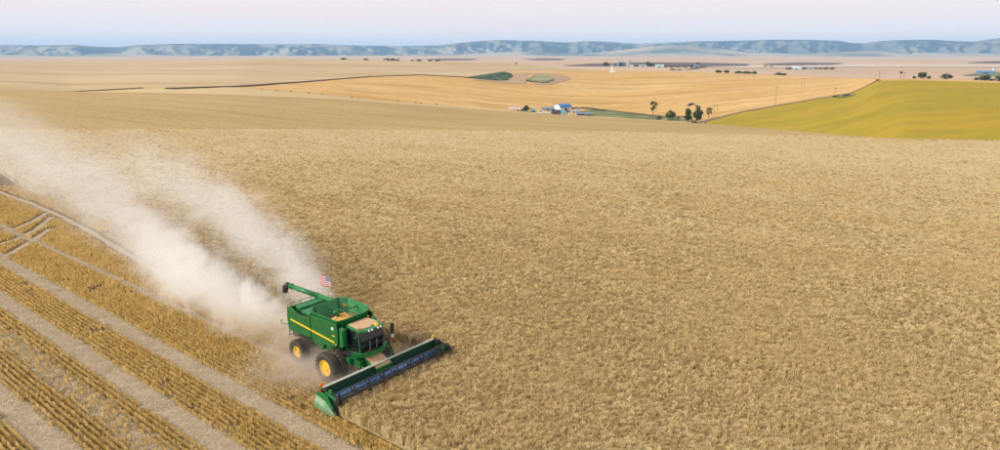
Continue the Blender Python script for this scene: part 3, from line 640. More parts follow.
# straw chopper and rear ladder
mb = MB().prism([(-5.0, 1.35), (-5.55, 1.15), (-5.75, 1.35), (-5.2, 2.2), (-5.0, 2.2)], -.85, .85); part('straw_chopper', mb, 'black', bevel=.02)
mb = MB().bar((-5.3, -1.42, 1.5), (-5.22, -1.42, 3.2), .04).bar((-5.3, -1.1, 1.5), (-5.22, -1.1, 3.2), .04)
for k in range(6): mb.bar((-5.3, -1.42, 1.6 + k * .28), (-5.3, -1.1, 1.6 + k * .28), .035)
part('rear_ladder', mb, 'green_clean')
for s in (-1, 1):
    a = MB().bar((-5.2, s * 1.45, 2.45), (-5.55, s * 1.85, 2.5), .035).bar((-5.55, s * 1.85, 2.5), (-5.55, s * 1.85, 2.78), .03); arm = part('marker_arm', a, 'green_clean')
    part('amber_marker', MB().lathe([(.001, .18), (.07, .16), (.07, 0), (.001, 0)], (-5.55, s * 1.85, 2.74), 10), 'yellow', arm, smooth=True)
# grain tank: flared eight-sided extension with walls you can look into
low = [(-2.25, -1.30), (-2.5, -.95), (-2.5, 1.0), (-2.25, 1.35), (.05, 1.35), (.35, 1.0), (.35, -.95), (.05, -1.30)]
top = [(-2.42, -1.50), (-2.95, -.95), (-2.95, 1.25), (-2.45, 1.74), (.15, 1.62), (.62, .95), (.62, -.95), (.46, -1.50)]
mb = MB(); n8 = 8; zl, zt = 3.42, 4.16; ztop = [4.12, 4.2, 4.26, 4.26, 4.2, 4.15, 4.12, 4.1]
vs = [(x, y, zl) for x, y in low] + [(x, y, ztop[i]) for i, (x, y) in enumerate(top)]
cx_, cy_ = -1.15, .05
vs += [(cx_ + (x - cx_) * .965, cy_ + (y - cy_) * .96, ztop[i] + .004) for i, (x, y) in enumerate(top)] + [(cx_ + (x - cx_) * .95, cy_ + (y - cy_) * .95, zl) for x, y in low]
fs = []
for i in range(8):
    j = (i + 1) % 8; fs += [(i, j, 8 + j, 8 + i), (8 + i, 8 + j, 16 + j, 16 + i), (16 + i, 16 + j, 24 + j, 24 + i)]
mb.add(vs, fs); tank = part('grain_tank', mb, 'green_clean', fix=True)
part('tank_floor', MB().add([(x * .97, y * .97, 3.45) for x, y in low], [tuple(range(8))]), 'black', tank)
mb = MB()
for i in range(8):
    a = Vector((low[i][0], low[i][1], zl)); b = Vector((top[i][0], top[i][1], ztop[i])); c = Vector((cx_, cy_, 3.9))
    a2, b2 = a + (c - a) * .055, b + (c - b) * .055; part('tank_corner_seal', MB().bar(a2, b2, .05, .05), 'black', tank)
mb = MB().tube([(-1.2, .0, 3.45), (-.85, -.55, 4.22)], .13, 10).tube([(-.85, -.55, 4.22), (-.75, -.7, 4.1)], .15, 10); part('filling_auger', mb, 'green_clean', tank, smooth=True)
mb = MB().bar((-2.6, .1, 4.02), (.45, .1, 4.02), .05, .08).bar((-1.1, -1.4, 3.95), (-1.1, 1.5, 3.95), .05, .08); part('tank_brace', mb, 'green', tank)
part('amber_beacon', MB().lathe([(.001, .2), (.06, .18), (.07, 0), (.001, 0)], (-1.55, .75, 4.05), 10), 'orange', tank, smooth=True)
# unloading auger on the left side, folded back over the rear
A0, A1 = Vector((-.9, 1.72, 3.55)), Vector((-8.15, .75, 4.12)); dA = (A1 - A0).normalized()
aug = part('unloading_auger', MB().tube([A0, A0.lerp(A1, .6)], .205, 14).tube([A0.lerp(A1, .6), A1], .195, 14), 'green_clean', smooth=True)
mb = MB()
for t in (.02, .6, .97): part('auger_flange', MB().tube([A0.lerp(A1, t) - dA * .04, A0.lerp(A1, t) + dA * .04], .235, 14), 'green', aug, smooth=False)
part('auger_spout', MB().tube([A1, A1 + dA * .28, A1 + dA * .5 + Vector((0, 0, -.22)), A1 + dA * .58 + Vector((0, 0, -.66))], [.21, .24, .25, .2], 12), 'black', aug, smooth=True)
part('auger_elbow', MB().tube([(-.75, 1.72, 2.6), (-.75, 1.72, 3.4), (-.9, 1.72, 3.55)], .22, 12), 'green_clean', aug, smooth=True)
part('auger_cradle', MB().bar((-4.9, 1.25, 3.3), (-4.9, 1.2, 3.72), .08).bar((-4.9, .95, 3.72), (-4.9, 1.5, 3.72), .08), 'black')
# flag on its mast
FP = Vector((-3.55, 1.2, 0))
mast = part('flag_mast', MB().tube([FP + Vector((0, 0, 3.4)), FP + Vector((0, 0, 5.72))], .022, 6).tube([FP + Vector((-.15 + .32 * math.cos(a), 0, 4.1 + .3 * math.sin(a))) for a in np.linspace(0, math.pi, 9)], .018, 5), 'steel')
mb = MB(); nu, nv = 22, 13; FW, FH = 1.48, .86
for i in range(nu + 1):
    for j in range(nv + 1):
        u, v = i / nu, j / nv; wv = .07 * u ** .6 * math.sin(u * 8 + v * 1.2)
        mb.v.append((FP.x - .02 - u * FW * .97, FP.y + wv + .25 * u * .3, 5.68 - v * FH - .10 * u * u + .03 * math.sin(u * 6)))
mb.f = [(i * (nv + 1) + j, (i + 1) * (nv + 1) + j, (i + 1) * (nv + 1) + j + 1, i * (nv + 1) + j + 1) for i in range(nu) for j in range(nv)]
fl = mb.mesh('flag', True, False); uv = fl.uv_layers.new(name='UVMap')
for lp in fl.loops:
    i, j = divmod(lp.vertex_index, nv + 1); uv.data[lp.index].uv = (i / nu, 1 - j / nv)
q = NT('flag_cloth'); uvn = q.n('ShaderNodeUVMap'); uvn.uv_map = 'UVMap'; sx_ = q.n('ShaderNodeSeparateXYZ', {0: uvn.outputs[0]}); U_, V_ = sx_.outputs[0], sx_.outputs[1]
stp = q.math('FLOOR', q.math('MULTIPLY', q.math('SUBTRACT', 1.0, V_), 13.0)); red = q.math('SUBTRACT', 1.0, q.math('MODULO', stp, 2.0))
col = q.mix(red, (.72, .70, .70), (.50, .035, .06)); can = q.math('MULTIPLY', q.math('LESS_THAN', U_, .4), q.math('GREATER_THAN', V_, 6 / 13))
def cell(off):
    cu = q.math('FRACT', q.math('ADD', q.math('MULTIPLY', U_, 6 / .4), off)); cv = q.math('FRACT', q.math('ADD', q.math('MULTIPLY', q.math('SUBTRACT', V_, 6 / 13), 5 / (7 / 13)), off))
    d = q.math('ADD', q.math('POWER', q.math('SUBTRACT', cu, .5), 2.0), q.math('POWER', q.math('SUBTRACT', cv, .5), 2.0)); return q.math('LESS_THAN', d, .05)
star = q.math('MAXIMUM', cell(0.0), cell(.5)); col = q.mix(can, col, q.mix(star, (.02, .03, .11), (.7, .7, .72)))
q.base(col); q.set(Roughness=.8); trl = q.n('ShaderNodeBsdfTranslucent', {0: col}); mz = q.n('ShaderNodeMixShader', {0: .35, 1: q.b.outputs[0], 2: trl.outputs[0]}); q.t.links.new(mz.outputs[0], q.out.inputs[0])
fo = bpy.data.objects.new('flag', fl); COL.objects.link(fo); fl.materials.append(q.m); fo.parent = mast; fo['label'] = 'small flag with red and white stripes and starred blue canton'
# cab
mb = MB().prism([(.75, 1.95), (.75, 3.55), (2.02, 3.6), (2.28, 2.9), (2.12, 2.05), (1.7, 1.9)], -.98, .98); cab = part('cab', mb, 'glass', bevel=.06)
roof = part('cab_roof', MB().add([(x, y, z) for z, k in ((3.56, 1.0), (3.74, .97)) for x, y in [(.62, -.95 * k), (.62, .95 * k), (2.2, 1.06 * k), (2.52, .7 * k), (2.52, -.7 * k), (2.2, -1.06 * k)]],
     [(0, 5, 4, 3, 2, 1), (6, 7, 8, 9, 10, 11)] + [(i, (i + 1) % 6, 6 + (i + 1) % 6, 6 + i) for i in range(6)]), 'green_clean', bevel=.05)
part('roof_chaff', MB().add([(x, y, z) for z, k in ((3.735, 1.0), (3.775, .93)) for x, y in [(.72, -.85 * k), (.72, .85 * k), (1.75, .95 * k), (2.12 * (k if k < 1 else 1), .55), (2.02, .15), (2.2, -.1), (2.12, -.6), (1.8, -.9 * k)]],
     [(0, 7, 6, 5, 4, 3, 2, 1), tuple(range(8, 16))] + [(i, (i + 1) % 8, 8 + (i + 1) % 8, 8 + i) for i in range(8)]), 'chaff_top', roof)
mb = MB()
for y in (-.97, .97): part('cab_pillar', MB().bar((.78, y * 1.02, 1.95), (.78, y * 1.02, 3.58), .09).bar((2.12, y * 1.02, 2.05), (2.02, y * 1.02, 3.58), .07).bar((2.12, y * 1.02, 2.05), (.78, y * 1.02, 1.95), .09), 'green_clean', cab)
part('driver_seat', MB().box((1.15, 0, 2.35), (.5, .5, .12)).box((.95, 0, 2.7), (.12, .48, .65)), 'black', cab)
for y in (-.35, .25): part('windscreen_wiper', MB().prism([(2.3, 2.15), (2.315, 2.15), (2.36, 2.85), (2.345, 2.85)], y, y + .05), 'steel', cab)
for (x, y) in ((2.5, -.5), (2.5, -.25), (2.5, .25), (2.5, .5)): part('work_lamp', MB().lathe([(.001, .06), (.075, .05), (.08, -.05), (.001, -.05)], (x + .03, y, 3.66), 10, 'x'), 'white', roof, smooth=True)
for (x, y) in ((2.1, -.98), (2.25, .98), (.8, .88)): part('amber_beacon', MB().lathe([(.001, .2), (.055, .18), (.065, 0), (.001, 0)], (x, y, 3.735), 10), 'orange', roof, smooth=True)
part('gps_dome', MB().lathe([(.001, .17), (.12, .13), (.16, .03), (.15, 0), (.001, 0)], (2.3, .35, 3.74), 14), 'yellow', roof, smooth=True)
# curved green platform skirt in front of and beside the cab
ys_ = np.linspace(-1.55, 1.45, 15); arc_ = [Vector((2.55 - .62 * (abs(y) / 1.5) ** 2.4, y, 1.98)) for y in ys_]
mb = MB()
for z0, z1 in ((1.84, 2.12),):
    for i in range(len(arc_) - 1):
        a, b = arc_[i], arc_[i + 1]
        mb.add([(a.x, a.y, z0), (b.x, b.y, z0), (b.x, b.y, z1), (a.x, a.y, z1), (a.x - .12, a.y, z0), (b.x - .12, b.y, z0), (b.x - .12, b.y, z1), (a.x - .12, a.y, z1)], [(0, 1, 2, 3), (5, 4, 7, 6), (3, 2, 6, 7), (0, 4, 5, 1)])
part('platform_skirt', mb, 'green_clean'); 
part('cab_platform', MB().box((1.25, 1.3, 1.93), (1.5, .62, .07)).box((1.3, -1.22, 1.93), (1.3, .46, .07)), 'black', bevel=.01)
mb = MB()
for x in (.7, 1.3, 1.95): mb.tube([(x, 1.62, 1.95), (x, 1.62, 2.95)], .022, 6)
mb.tube([(.7, 1.62, 2.95), (1.95, 1.62, 2.95), (2.05, 1.62, 2.6), (2.05, 1.62, 1.95)], .022, 6).tube([(.7, 1.62, 2.45), (1.95, 1.62, 2.45)], .02, 6); part('handrail', mb, 'green_clean', smooth=True)
lad = part('ladder', MB().bar((2.0, 1.65, 1.95), (2.15, 2.02, .55), .06, .12).bar((1.5, 1.65, 1.95), (1.6, 2.02, .55), .06, .12), 'green_clean')
mb = MB()
for k in range(5): t = k / 4; part('ladder_step', MB().box((1.76 + .1 * t, 1.67 + .36 * t, 1.85 - 1.22 * t), (.5, .2, .04)), 'black', lad)
for s in (-1, 1):
    y = s * 1.62
    arm = part('mirror_arm', MB().tube([(2.2, s * .98, 3.6), (2.4, s * 1.5, 3.58), (2.36, y, 3.45)], .025, 6), 'green_clean', smooth=True)
    if s > 0: part('mirror', MB().box((2.38, y + .02, 3.12), (.12, .3, .72)), 'black', arm, bevel=.04)
    if s > 0: part('marker_lamp', MB().box((2.32, y * 1.04, 2.32), (.1, .16, .2)), 'red', arm)
    if s > 0: part('marker_plate', MB().box((2.32, y * 1.04, 2.56), (.1, .16, .24)), 'white', arm)
    if s > 0: part('mirror_post', MB().tube([(2.32, y * 1.04, 1.95), (2.34, y * 1.02, 3.45)], .022, 6), 'green_clean', arm)
# wheels
def wheel(name, x, y, s, rad, wid, rimr):
    """s: outward side"""
    e_ = bpy.data.objects.new(name, None); COL.objects.link(e_); e_.parent = CB; e_.location = (x, y, rad); e_.empty_display_size = .2
    w = wid / 2; pr_ = [(rimr, -w * .72), (rimr + .05, -w * .86), (rad * .82, -w), (rad * .93, -w * .96), (rad * .965, -w * .8), (rad * .97, 0), (rad * .965, w * .8), (rad * .93, w * .96), (rad * .82, w), (rimr + .05, w * .86), (rimr, w * .72), (rimr, -w * .72)]
    ty = MB().lathe(pr_, (0, 0, 0), 40, 'y').build('tyre', M['tyre'], e_, smooth=True)
    lg = MB(); nl = 22
    for k in range(nl):
        for sd in (-1, 1):
            a = 2 * math.pi * (k + (.5 if sd > 0 else 0)) / nl; a2 = a + .16
            pa = Vector((math.cos(a) * rad * .985, sd * w * .93, math.sin(a) * rad * .985)); pb = Vector((math.cos(a2) * rad * .99, sd * w * .03, math.sin(a2) * rad * .99))
            lg.bar(pa, pb, .06, .055, up=(math.cos((a + a2) / 2), 0, math.sin((a + a2) / 2)))
    lg.build('tread_lug', M['tyre'], e_)
    f = s * w * .55
    rm = MB().lathe([(rimr + .02, -w * .7), (rimr + .02, s * w * .74), (rimr * .93, s * w * .70), (rimr * .86, f * .7), (rimr * .5, f * .5), (rimr * .42, f * .9), (.001, f * .9)], (0, 0, 0), 32, 'y').build('rim', M['yellow'], e_, smooth=False)
    for k in range(8):
        a = 2 * math.pi * k / 8
        nb = MB().lathe([(.001, s * .03), (.022, s * .025), (.025, 0)], (rimr * .33 * math.cos(a), f * .9, rimr * .33 * math.sin(a)), 8, 'y'); nb.build('wheel_bolt', M['black'], e_)
for s in (-1, 1):
    for y in (1.62, 2.28): wheel('front_wheel', .2, s * y, s, 1.02, .54, .56)
    wheel('rear_wheel', -3.85, s * 1.66, s, .84, .62, .42)
# feeder house
mb = MB().prism([(1.0, 1.15), (1.15, 1.86), (1.7, 1.86), (3.35, 1.22), (3.35, .42), (2.6, .45)], -.72, .72); fh = part('feeder_house', mb, 'green', bevel=.03)
mb = MB().add([(1.62, -.62, 1.90), (1.62, .64, 1.90), (3.28, .66, 1.262), (3.28, -.64, 1.262), (1.68, -.55, 1.93), (1.68, .56, 1.93), (3.2, .58, 1.335), (3.2, -.56, 1.335)], [(0, 1, 5, 4), (1, 2, 6, 5), (2, 3, 7, 6), (3, 0, 4, 7), (4, 5, 6, 7)])
part('feeder_chaff', mb, 'chaff_top', fh)
mb = MB()
for y in (-.86, .86): mb.tube([(.9, y, 1.3), (3.1, y, .75)], .06, 8)
part('lift_cylinder', mb, 'steel', fh, smooth=True)
mb = MB().box((1.75, -.98, 1.35), (.9, .3, .55)).tube([(2.2, -1.0, 1.2), (3.3, -.9, .9)], .05, 8).box((1.2, -1.25, 1.45), (.5, .3, .4)); part('drive_guard', mb, 'green', fh, bevel=.03)
# header
YR, YL = -5.0, 5.05
mb = MB().prism([(3.3, .34), (3.3, 1.36), (3.38, 1.40), (3.44, 1.36), (3.46, .62), (3.75, .34), (4.62, .20), (4.66, .14), (3.7, .22)], YR + .1, YL - .1); HD = part('header', mb, 'header_green'); HD.location.x = -.35
part('top_beam', MB().box((3.40, (YR + YL) / 2, 1.44), (.2, YL - YR - .3, .07)), 'beam', HD, bevel=.015)
mb = MB().tube([(3.92, YR + .25, .72), (3.92, -.4, .72)], .25, 14).tube([(3.92, .4, .72), (3.92, YL - .25, .72)], .25, 14).tube([(3.92, -.45, .72), (3.92, .45, .72)], .21, 14); part('cross_auger', mb, 'bluesteel', HD, smooth=True)
mb = MB(); tn = 460; prev = None
for (ya, yb, sg) in ((YR + .25, -.5, 1), (YL - .25, .5, -1)):
    m_ = 150; ring = []
    for k in range(m_ + 1):
        t = k / m_; a = sg * t * 2 * math.pi * 8; y = ya + (yb - ya) * t
        ring.append(((3.92 + .25 * math.cos(a), y, .72 + .25 * math.sin(a)), (3.92 + .34 * math.cos(a), y, .72 + .34 * math.sin(a))))
    mb = MB()
    for k in range(m_): mb.add([ring[k][0], ring[k + 1][0], ring[k + 1][1], ring[k][1]], [(0, 1, 2, 3)])
    part('auger_flighting', mb, 'bluesteel', HD, fix=False)
mb = MB()
for k in range(84): y = YR + .3 + (YL - YR - .6) * k / 83; mb.prism([(4.62, .16), (4.62, .21), (4.80, .19)], y - .03, y + .03)
part('cutter_bar', mb, 'black', HD)
RX, RZ, RR = 4.86, 1.05, .52
reel = part('reel_shaft', MB().tube([(RX, YR + .2, RZ), (RX, YL - .2, RZ)], .085, 10), 'black', HD, smooth=True)
NB = 6
for k in range(NB):
    a = 2 * math.pi * k / NB + .35; bx_, bz_ = RX + RR * math.cos(a), RZ + RR * math.sin(a)
    mb = MB().tube([(bx_, YR + .22, bz_), (bx_, YL - .22, bz_)], .033, 6)
    for j in range(64):
        y = YR + .3 + (YL - YR - .6) * j / 63; mb.add([(bx_ - .008, y, bz_), (bx_ + .008, y, bz_), (bx_ - .05, y + .012, bz_ - .24), (bx_ - .05, y - .012, bz_ - .24)], [(0, 1, 2), (0, 2, 3), (1, 0, 3)])
    part('reel_bat', mb, 'black', HD)
for y in np.linspace(YR + .3, YL - .3, 9):
    mb = MB()
    for k in range(NB):
        a = 2 * math.pi * k / NB + .35; a2 = a + 2 * math.pi / NB
        mb.bar((RX, y, RZ), (RX + RR * math.cos(a), y, RZ + RR * math.sin(a)), .05, .06, up=(0, 1, 0))
        mb.bar((RX + RR * .55 * math.cos(a), y, RZ + RR * .55 * math.sin(a)), (RX + RR * .55 * math.cos(a2), y, RZ + RR * .55 * math.sin(a2)), .04, .04, up=(0, 1, 0))
    part('reel_spider', mb, 'black', HD)
for y, s in ((YR, -1), (YL, 1)):
    y0, y1 = sorted((y, y + s * .12)); 
    part('end_sheet', MB().prism([(3.2, .3), (3.2, 1.25), (3.45, 1.45), (4.3, 1.2), (4.75, .62), (4.7, .15), (3.6, .2)], y0, y1), 'green_clean', HD, bevel=.03)
    mb = MB(); ya, yb, yc = y + s * .10, y + s * .34, y + s * .14
    mb.add([(3.15, ya, .35), (3.2, yb, .38), (3.25, yb, .78), (3.2, ya, 1.08), (4.2, ya, .22), (4.2, yb, .25), (4.2, yb, .60), (4.1, ya, .92), (5.15, y + s * .08, .10), (5.15, y + s * .16, .10), (5.1, y + s * .12, .2)],
           [(0, 3, 2, 1), (0, 1, 5, 4), (1, 2, 6, 5), (2, 3, 7, 6), (3, 0, 4, 7), (4, 5, 9, 8), (5, 6, 10, 9), (6, 7, 10), (7, 4, 8, 10), (8, 9, 10)])
    part('crop_divider', mb, 'green_light', HD, bevel=.03)
    part('reel_arm', MB().bar((3.3, y - s * .06, 1.5), (RX + .1, y - s * .06, RZ + .1), .08, .16), 'green_clean' if s < 0 else 'black', HD, bevel=.02)
    part('reel_drive', MB().box((3.75, y - s * .12, 1.38), (.42, .2, .3)), 'black', HD, bevel=.02)
    part('reel_end_disc', MB().lathe([(.001, .05), (.3, .05), (.3, -.05), (.001, -.05)], (RX, y - s * .12, RZ), 16, 'y'), 'black', HD)
    part('marker_reflector', MB().box((3.42, y - s * .15, 1.66), (.07, .2, .16)).bar((3.42, y - s * .15, 1.44), (3.42, y - s * .15, 1.6), .03), 'orange' if s < 0 else 'yellow', HD)
part('divider_lamp', MB().box((3.62, YR - .08, 1.45), (.1, .14, .1)), 'red', HD)
part('divider_shield', MB().prism([(4.1, .6), (4.05, 1.5), (4.35, 1.62), (4.5, .9), (4.6, .5)], YR - .02 + .16, YR + .26), 'green_clean', HD, bevel=.03)
part('divider_rod', MB().tube([(4.6, YL + .3, .3), (5.1, YL + .45, .55), (5.5, YL + .4, .3)], .025, 6), 'green_light', HD)
part('divider_rod', MB().tube([(4.5, YR + .3, 1.3), (5.0, YR + .35, 1.0), (5.25, YR + .3, .5)], .035, 6), 'green_clean', HD)
# grain heaped in the tank is not part of the machine
mb = MB(); nn = 28
for j, t in enumerate(np.linspace(0, 1, 9)):
    for k in range(nn):
        a = 2 * math.pi * k / nn; rr_ = t * (1 + .08 * math.sin(3 * a + j)); x_, y_ = -.65 + rr_ * 1.05 * math.cos(a), .15 + rr_ * .95 * math.sin(a)
        mb.v.append((x_, y_, 3.5 + .52 * (1 - t) ** .9 + random.uniform(-.015, .015)))
mb.f = [(j * nn + k, j * nn + (k + 1) % nn, (j + 1) * nn + (k + 1) % nn, (j + 1) * nn + k) for j in range(8) for k in range(nn)]
gh = mb.build('grain_heap', M['grain'], smooth=True); gh.location = (OX, OY, 0); gh.rotation_euler.z = YAW
tag(gh, 'heap of orange-gold wheat grain inside the open grain tank', 'grain')

# ------------------------------------------------------------------ trees and shrubs
def leaf_mat(name, a, b):
    q = NT(name); p = q.obj(); f = q.noise(p, 1.3, 4, .7); oi = q.n('ShaderNodeObjectInfo').outputs['Random']
    col = q.mix(q.rng(f, .3, .7), a, b); col = q.mix(q.math('MULTIPLY', oi, .4), col, tuple(.6 * (x + y) for x, y in zip(a, b)))
    q.base(col); q.set(Roughness=.7); t = q.n('ShaderNodeBsdfTranslucent', {0: col}); mz = q.n('ShaderNodeMixShader', {0: .25, 1: q.b.outputs[0], 2: t.outputs[0]}); q.t.links.new(mz.outputs[0], q.out.inputs[0]); return q.m
M['leaf_dark'] = leaf_mat('dark_green_leaves', (.022, .048, .022), (.05, .085, .035))
M['leaf_mid'] = leaf_mat('mid_green_leaves', (.045, .075, .028), (.09, .125, .05))
M['leaf_pale'] = leaf_mat('pale_dry_leaves', (.26, .22, .12), (.36, .31, .18))
def crown_mesh(seed, kind):
    """unit tree, height 1; leaf clumps of small faces spread through an uneven volume"""
    rg = random.Random(seed); mb = MB(); cl = []
    nc = {'round': 38, 'tall': 42, 'bush': 30, 'sparse': 20}[kind]
    for k in range(nc):
        while True:
            v = Vector((rg.uniform(-1, 1), rg.uniform(-1, 1), rg.uniform(-1, 1)))
            if .35 < v.length < 1: break
        if kind == 'round': c = Vector((v.x * .36, v.y * .36, .54 + v.z * .38)); r = rg.uniform(.11, .19)
        elif kind == 'tall': c = Vector((v.x * .22 * (1.1 - .5 * v.z), v.y * .22 * (1.1 - .5 * v.z), .52 + v.z * .44)); r = rg.uniform(.10, .16)
        elif kind == 'bush': c = Vector((v.x * .55, v.y * .55, .38 + v.z * .34 * (1.1 - abs(v.x) * .5))); r = rg.uniform(.12, .22)
        else: c = Vector((v.x * .28, v.y * .28, .68 + v.z * .28)); r = rg.uniform(.07, .13)
        cl.append((c, r))
    for c, r in cl:
        for k in range(24):
            d = Vector((rg.gauss(0, 1), rg.gauss(0, 1), rg.gauss(0, .8))).normalized() * r * rg.uniform(.5, 1.05); p0 = c + d
            if p0.z < .02: p0.z = .02
            n_ = (d.normalized() + Vector((rg.uniform(-.8, .8), rg.uniform(-.8, .8), rg.uniform(-.2, .9)))).normalized(); u = n_.orthogonal().normalized(); w = n_.cross(u); a = rg.uniform(0, 6.28)
            u, w = u * math.cos(a) + w * math.sin(a), w * math.cos(a) - u * math.sin(a); s_ = r * rg.uniform(.26, .46)
            mb.add([p0 - u * s_, p0 - w * s_ * .6, p0 + u * s_, p0 + w * s_ * .6], [(0, 1, 2, 3)])
    return mb.mesh('crown', False, False)
def trunk_mesh(seed, kind):
    rg = random.Random(seed); mb = MB(); top_ = {'round': .62, 'tall': .7, 'bush': .4, 'sparse': .72}[kind]; b_ = {'round': .028, 'tall': .025, 'bush': .03, 'sparse': .022}[kind]
    mb.tube([(0, 0, -.02), (.01, 0, top_ * .5), (-.005, .01, top_)], [b_ * 1.2, b_ * .8, b_ * .35], 7)
    for k in range(5):
        a = rg.uniform(0, 6.28); h = top_ * rg.uniform(.35, .9); L = rg.uniform(.16, .3); mb.tube([(0, 0, h), (math.cos(a) * L * .5, math.sin(a) * L * .5, h + L * .4), (math.cos(a) * L, math.sin(a) * L, h + L * .7)], [b_ * .5, b_ * .35, b_ * .12], 5)
    return mb.mesh('trunk', True)
KM = {k: [(crown_mesh(s, k), trunk_mesh(s, k)) for s in range(i * 10, i * 10 + 3)] for i, k in enumerate(('round', 'tall', 'bush', 'sparse'))}
tcount = [0]
def tree(px, py, wpx, hpx, kind, mat, label, cat=None, group=None, r=None, rmin=250, name=None):
    """a tree whose foot is the ground seen at photo point (px,py), or r metres off where its foot is out of sight"""
    g = at(px, r) if r else hit(px, py, rmin); s_ = pxm(g); h = hpx * s_; wpx = wpx * 1.15
    nw = {'round': .84, 'tall': .62, 'bush': 1.3, 'sparse': .72}[kind]; sxy = wpx * s_ / nw
    tcount[0] += 1; cm, tm = KM[kind][tcount[0] % 3]
    nm = name or ('shrub' if kind == 'bush' else 'tree'); e_ = empty(nm, g, random.uniform(0, 6.28), label, cat or nm, group); e_.scale = (sxy, sxy, h)
    for n_, me, mt in (('crown', cm, mat), ('trunk', tm, 'bark')):
        o_ = bpy.data.objects.new(n_, me); COL.objects.link(o_); o_.parent = e_
        if not me.materials: me.materials.append(None)
        o_.material_slots[0].link = 'OBJECT'; o_.material_slots[0].material = M[mat]
    return e_
# valley trees right of the farm
T = tree
ORD = ['first', 'second', 'third', 'fourth', 'fifth', 'sixth', 'seventh', 'eighth', 'ninth', 'tenth']
T(653, 115.4, 8.5, 14, 'sparse', 'leaf_dark', 'slender tree with bare trunk, leftmost of the valley trees right of the farm', rmin=700)
T(658.5, 119.5, 6, 5, 'bush', 'leaf_mid', 'small shrub right of the bare-trunked valley tree', rmin=640)
T(670, 120.5, 8.5, 10.5, 'round', 'leaf_mid', 'olive bushy tree beside the dead trunk in the valley grass', rmin=640)
T(688, 122, 7.5, 13.5, 'tall', 'leaf_dark', 'dark narrow tree left of the tallest valley tree', rmin=630)
T(697.3, 122, 9.5, 16, 'round', 'leaf_dark', 'tallest dark tree where the track meets the yellow-green field', rmin=630)
T(692.5, 122.6, 6, 4.2, 'bush', 'leaf_pale', 'pale dry shrub between the two dark trees at the track', rmin=630)
T(708.5, 118.5, 7, 10.8, 'sparse', 'leaf_dark', 'sparse dark tree standing on the track right of the tall tree', rmin=640)
g = hit(678, 121, 640); s_ = pxm(g); dt = empty('dead_trunk', g, 0, 'bare dead trunk between two clumps of valley trees', 'tree'); mb = MB().tube([(0, 0, -.2), (.2, 0, 3.2), (.1, .2, 6.4)], [.55, .45, .16], 8); mb.build('trunk', M['bark'], dt); MB().tube([(.15, 0, 3.4), (1.0, .1, 5.0)], [.2, .06], 6).build('limb', M['bark'], dt)
for i, (px, py, wd, hh) in enumerate(((526.5, 111.4, 7, 6.4),)): T(px, py, wd, hh, 'round', 'leaf_dark', 'dark round tree between the white trailer and the parked cars', rmin=700)
HEDGE = [(572, 108.4), (577, 107.9), (582, 107.9), (587, 107.9), (592, 108.4), (597, 109.6), (603, 110.6)]
for i, (px, py) in enumerate(HEDGE): T(px, py + .5, 5.4, 1.7, 'bush', 'leaf_dark', 'low dark hedge shrub, %s counting rightwards from the blue-roofed barn' % ORD[i], group='hedge behind the farmyard', rmin=700)
for i, px in enumerate((262, 276, 291, 309, 322, 352, 398, 416, 421, 437)): py = np.interp(px, [238, 330, 373, 425, 460], [87.4, 95, 100, 103.6, 107]); T(px, float(py) - .1, 2.6, 1.0, 'bush', 'leaf_mid', 'tiny shrub on the lower edge of the golden field, %s from the left' % ORD[i], group='shrubs along the golden field edge', rmin=640)
for i, (px, py) in enumerate(((835, 96.2), (839, 95.6), (845, 95.3), (849, 94.9))): T(px, py + .9, 5, 2.0, 'bush', 'leaf_dark', 'dark low shrub beside the field track, %s from the left of four' % ORD[i], group='shrubs beside the track', rmin=450)
T(877, 81, 4, 1.6, 'bush', 'leaf_dark', 'lone dark shrub where the track tops the yellow-green crest', r=835)
# on and behind the yellow-green crest
for px, wd, hh, k, lb in ((920, 6.5, 4.8, 'round', 'dark tree on the yellow-green crest right of the posts'), (926.8, 3.6, 2.4, 'bush', 'small shrub close right of a dark tree on the yellow-green crest'),
      (912.5, 2.6, 2.2, 'bush', 'tiny shrub left of the first dark tree on the yellow-green crest'), (944, 8.6, 5.4, 'bush', 'wide rounded dark tree alone on the yellow-green crest'), (974, 3.6, 2.6, 'bush', 'small round shrub left of the far right crest tree'),
      (983, 8, 6.2, 'bush', 'dark bushy tree on the crest below the pasture'), (989.3, 2.6, 2.0, 'bush', 'tiny shrub right of the bushy tree below the pasture')):
    T(px, 0, wd, hh + 1.4, k, 'leaf_dark', lb, r=930)
T(999, 0, 13, 7.2, 'bush', 'leaf_dark', 'large dark green thicket at the right edge of the picture', r=930)
# behind the golden ridge
for px, wd, hh, lb in ((717, 6.2, 3.4, 'leftmost dark round tree behind the golden ridge'), (725, 6.2, 3.2, 'second dark round tree behind the golden ridge'), (736, 7, 2.6, 'low dark tree behind the golden ridge, start of the group of three'),
      (745.5, 9, 3.2, 'widest tree of the group of three behind the golden ridge'), (752.6, 5, 3.2, 'right tree of the group of three behind the golden ridge'), (776.3, 6.5, 3.0, 'dark shrub at the left of the pair behind the golden ridge'), (781.2, 6.5, 2.7, 'dark shrub at the right of the pair behind the golden ridge')):
    T(px, 0, wd, hh + 1.3, 'bush', 'leaf_dark', lb, r=2080, name='tree')
for px, wd, hh, lb in ((765.5, 4.4, 2.0, 'tiny far tree left of a pair at the dark fallow strip'), (771.3, 4.2, 1.9, 'tiny far tree right of a pair at the dark fallow strip')): T(px, 66.8, wd, hh, 'bush', 'leaf_dark', lb, rmin=2500, name='tree')
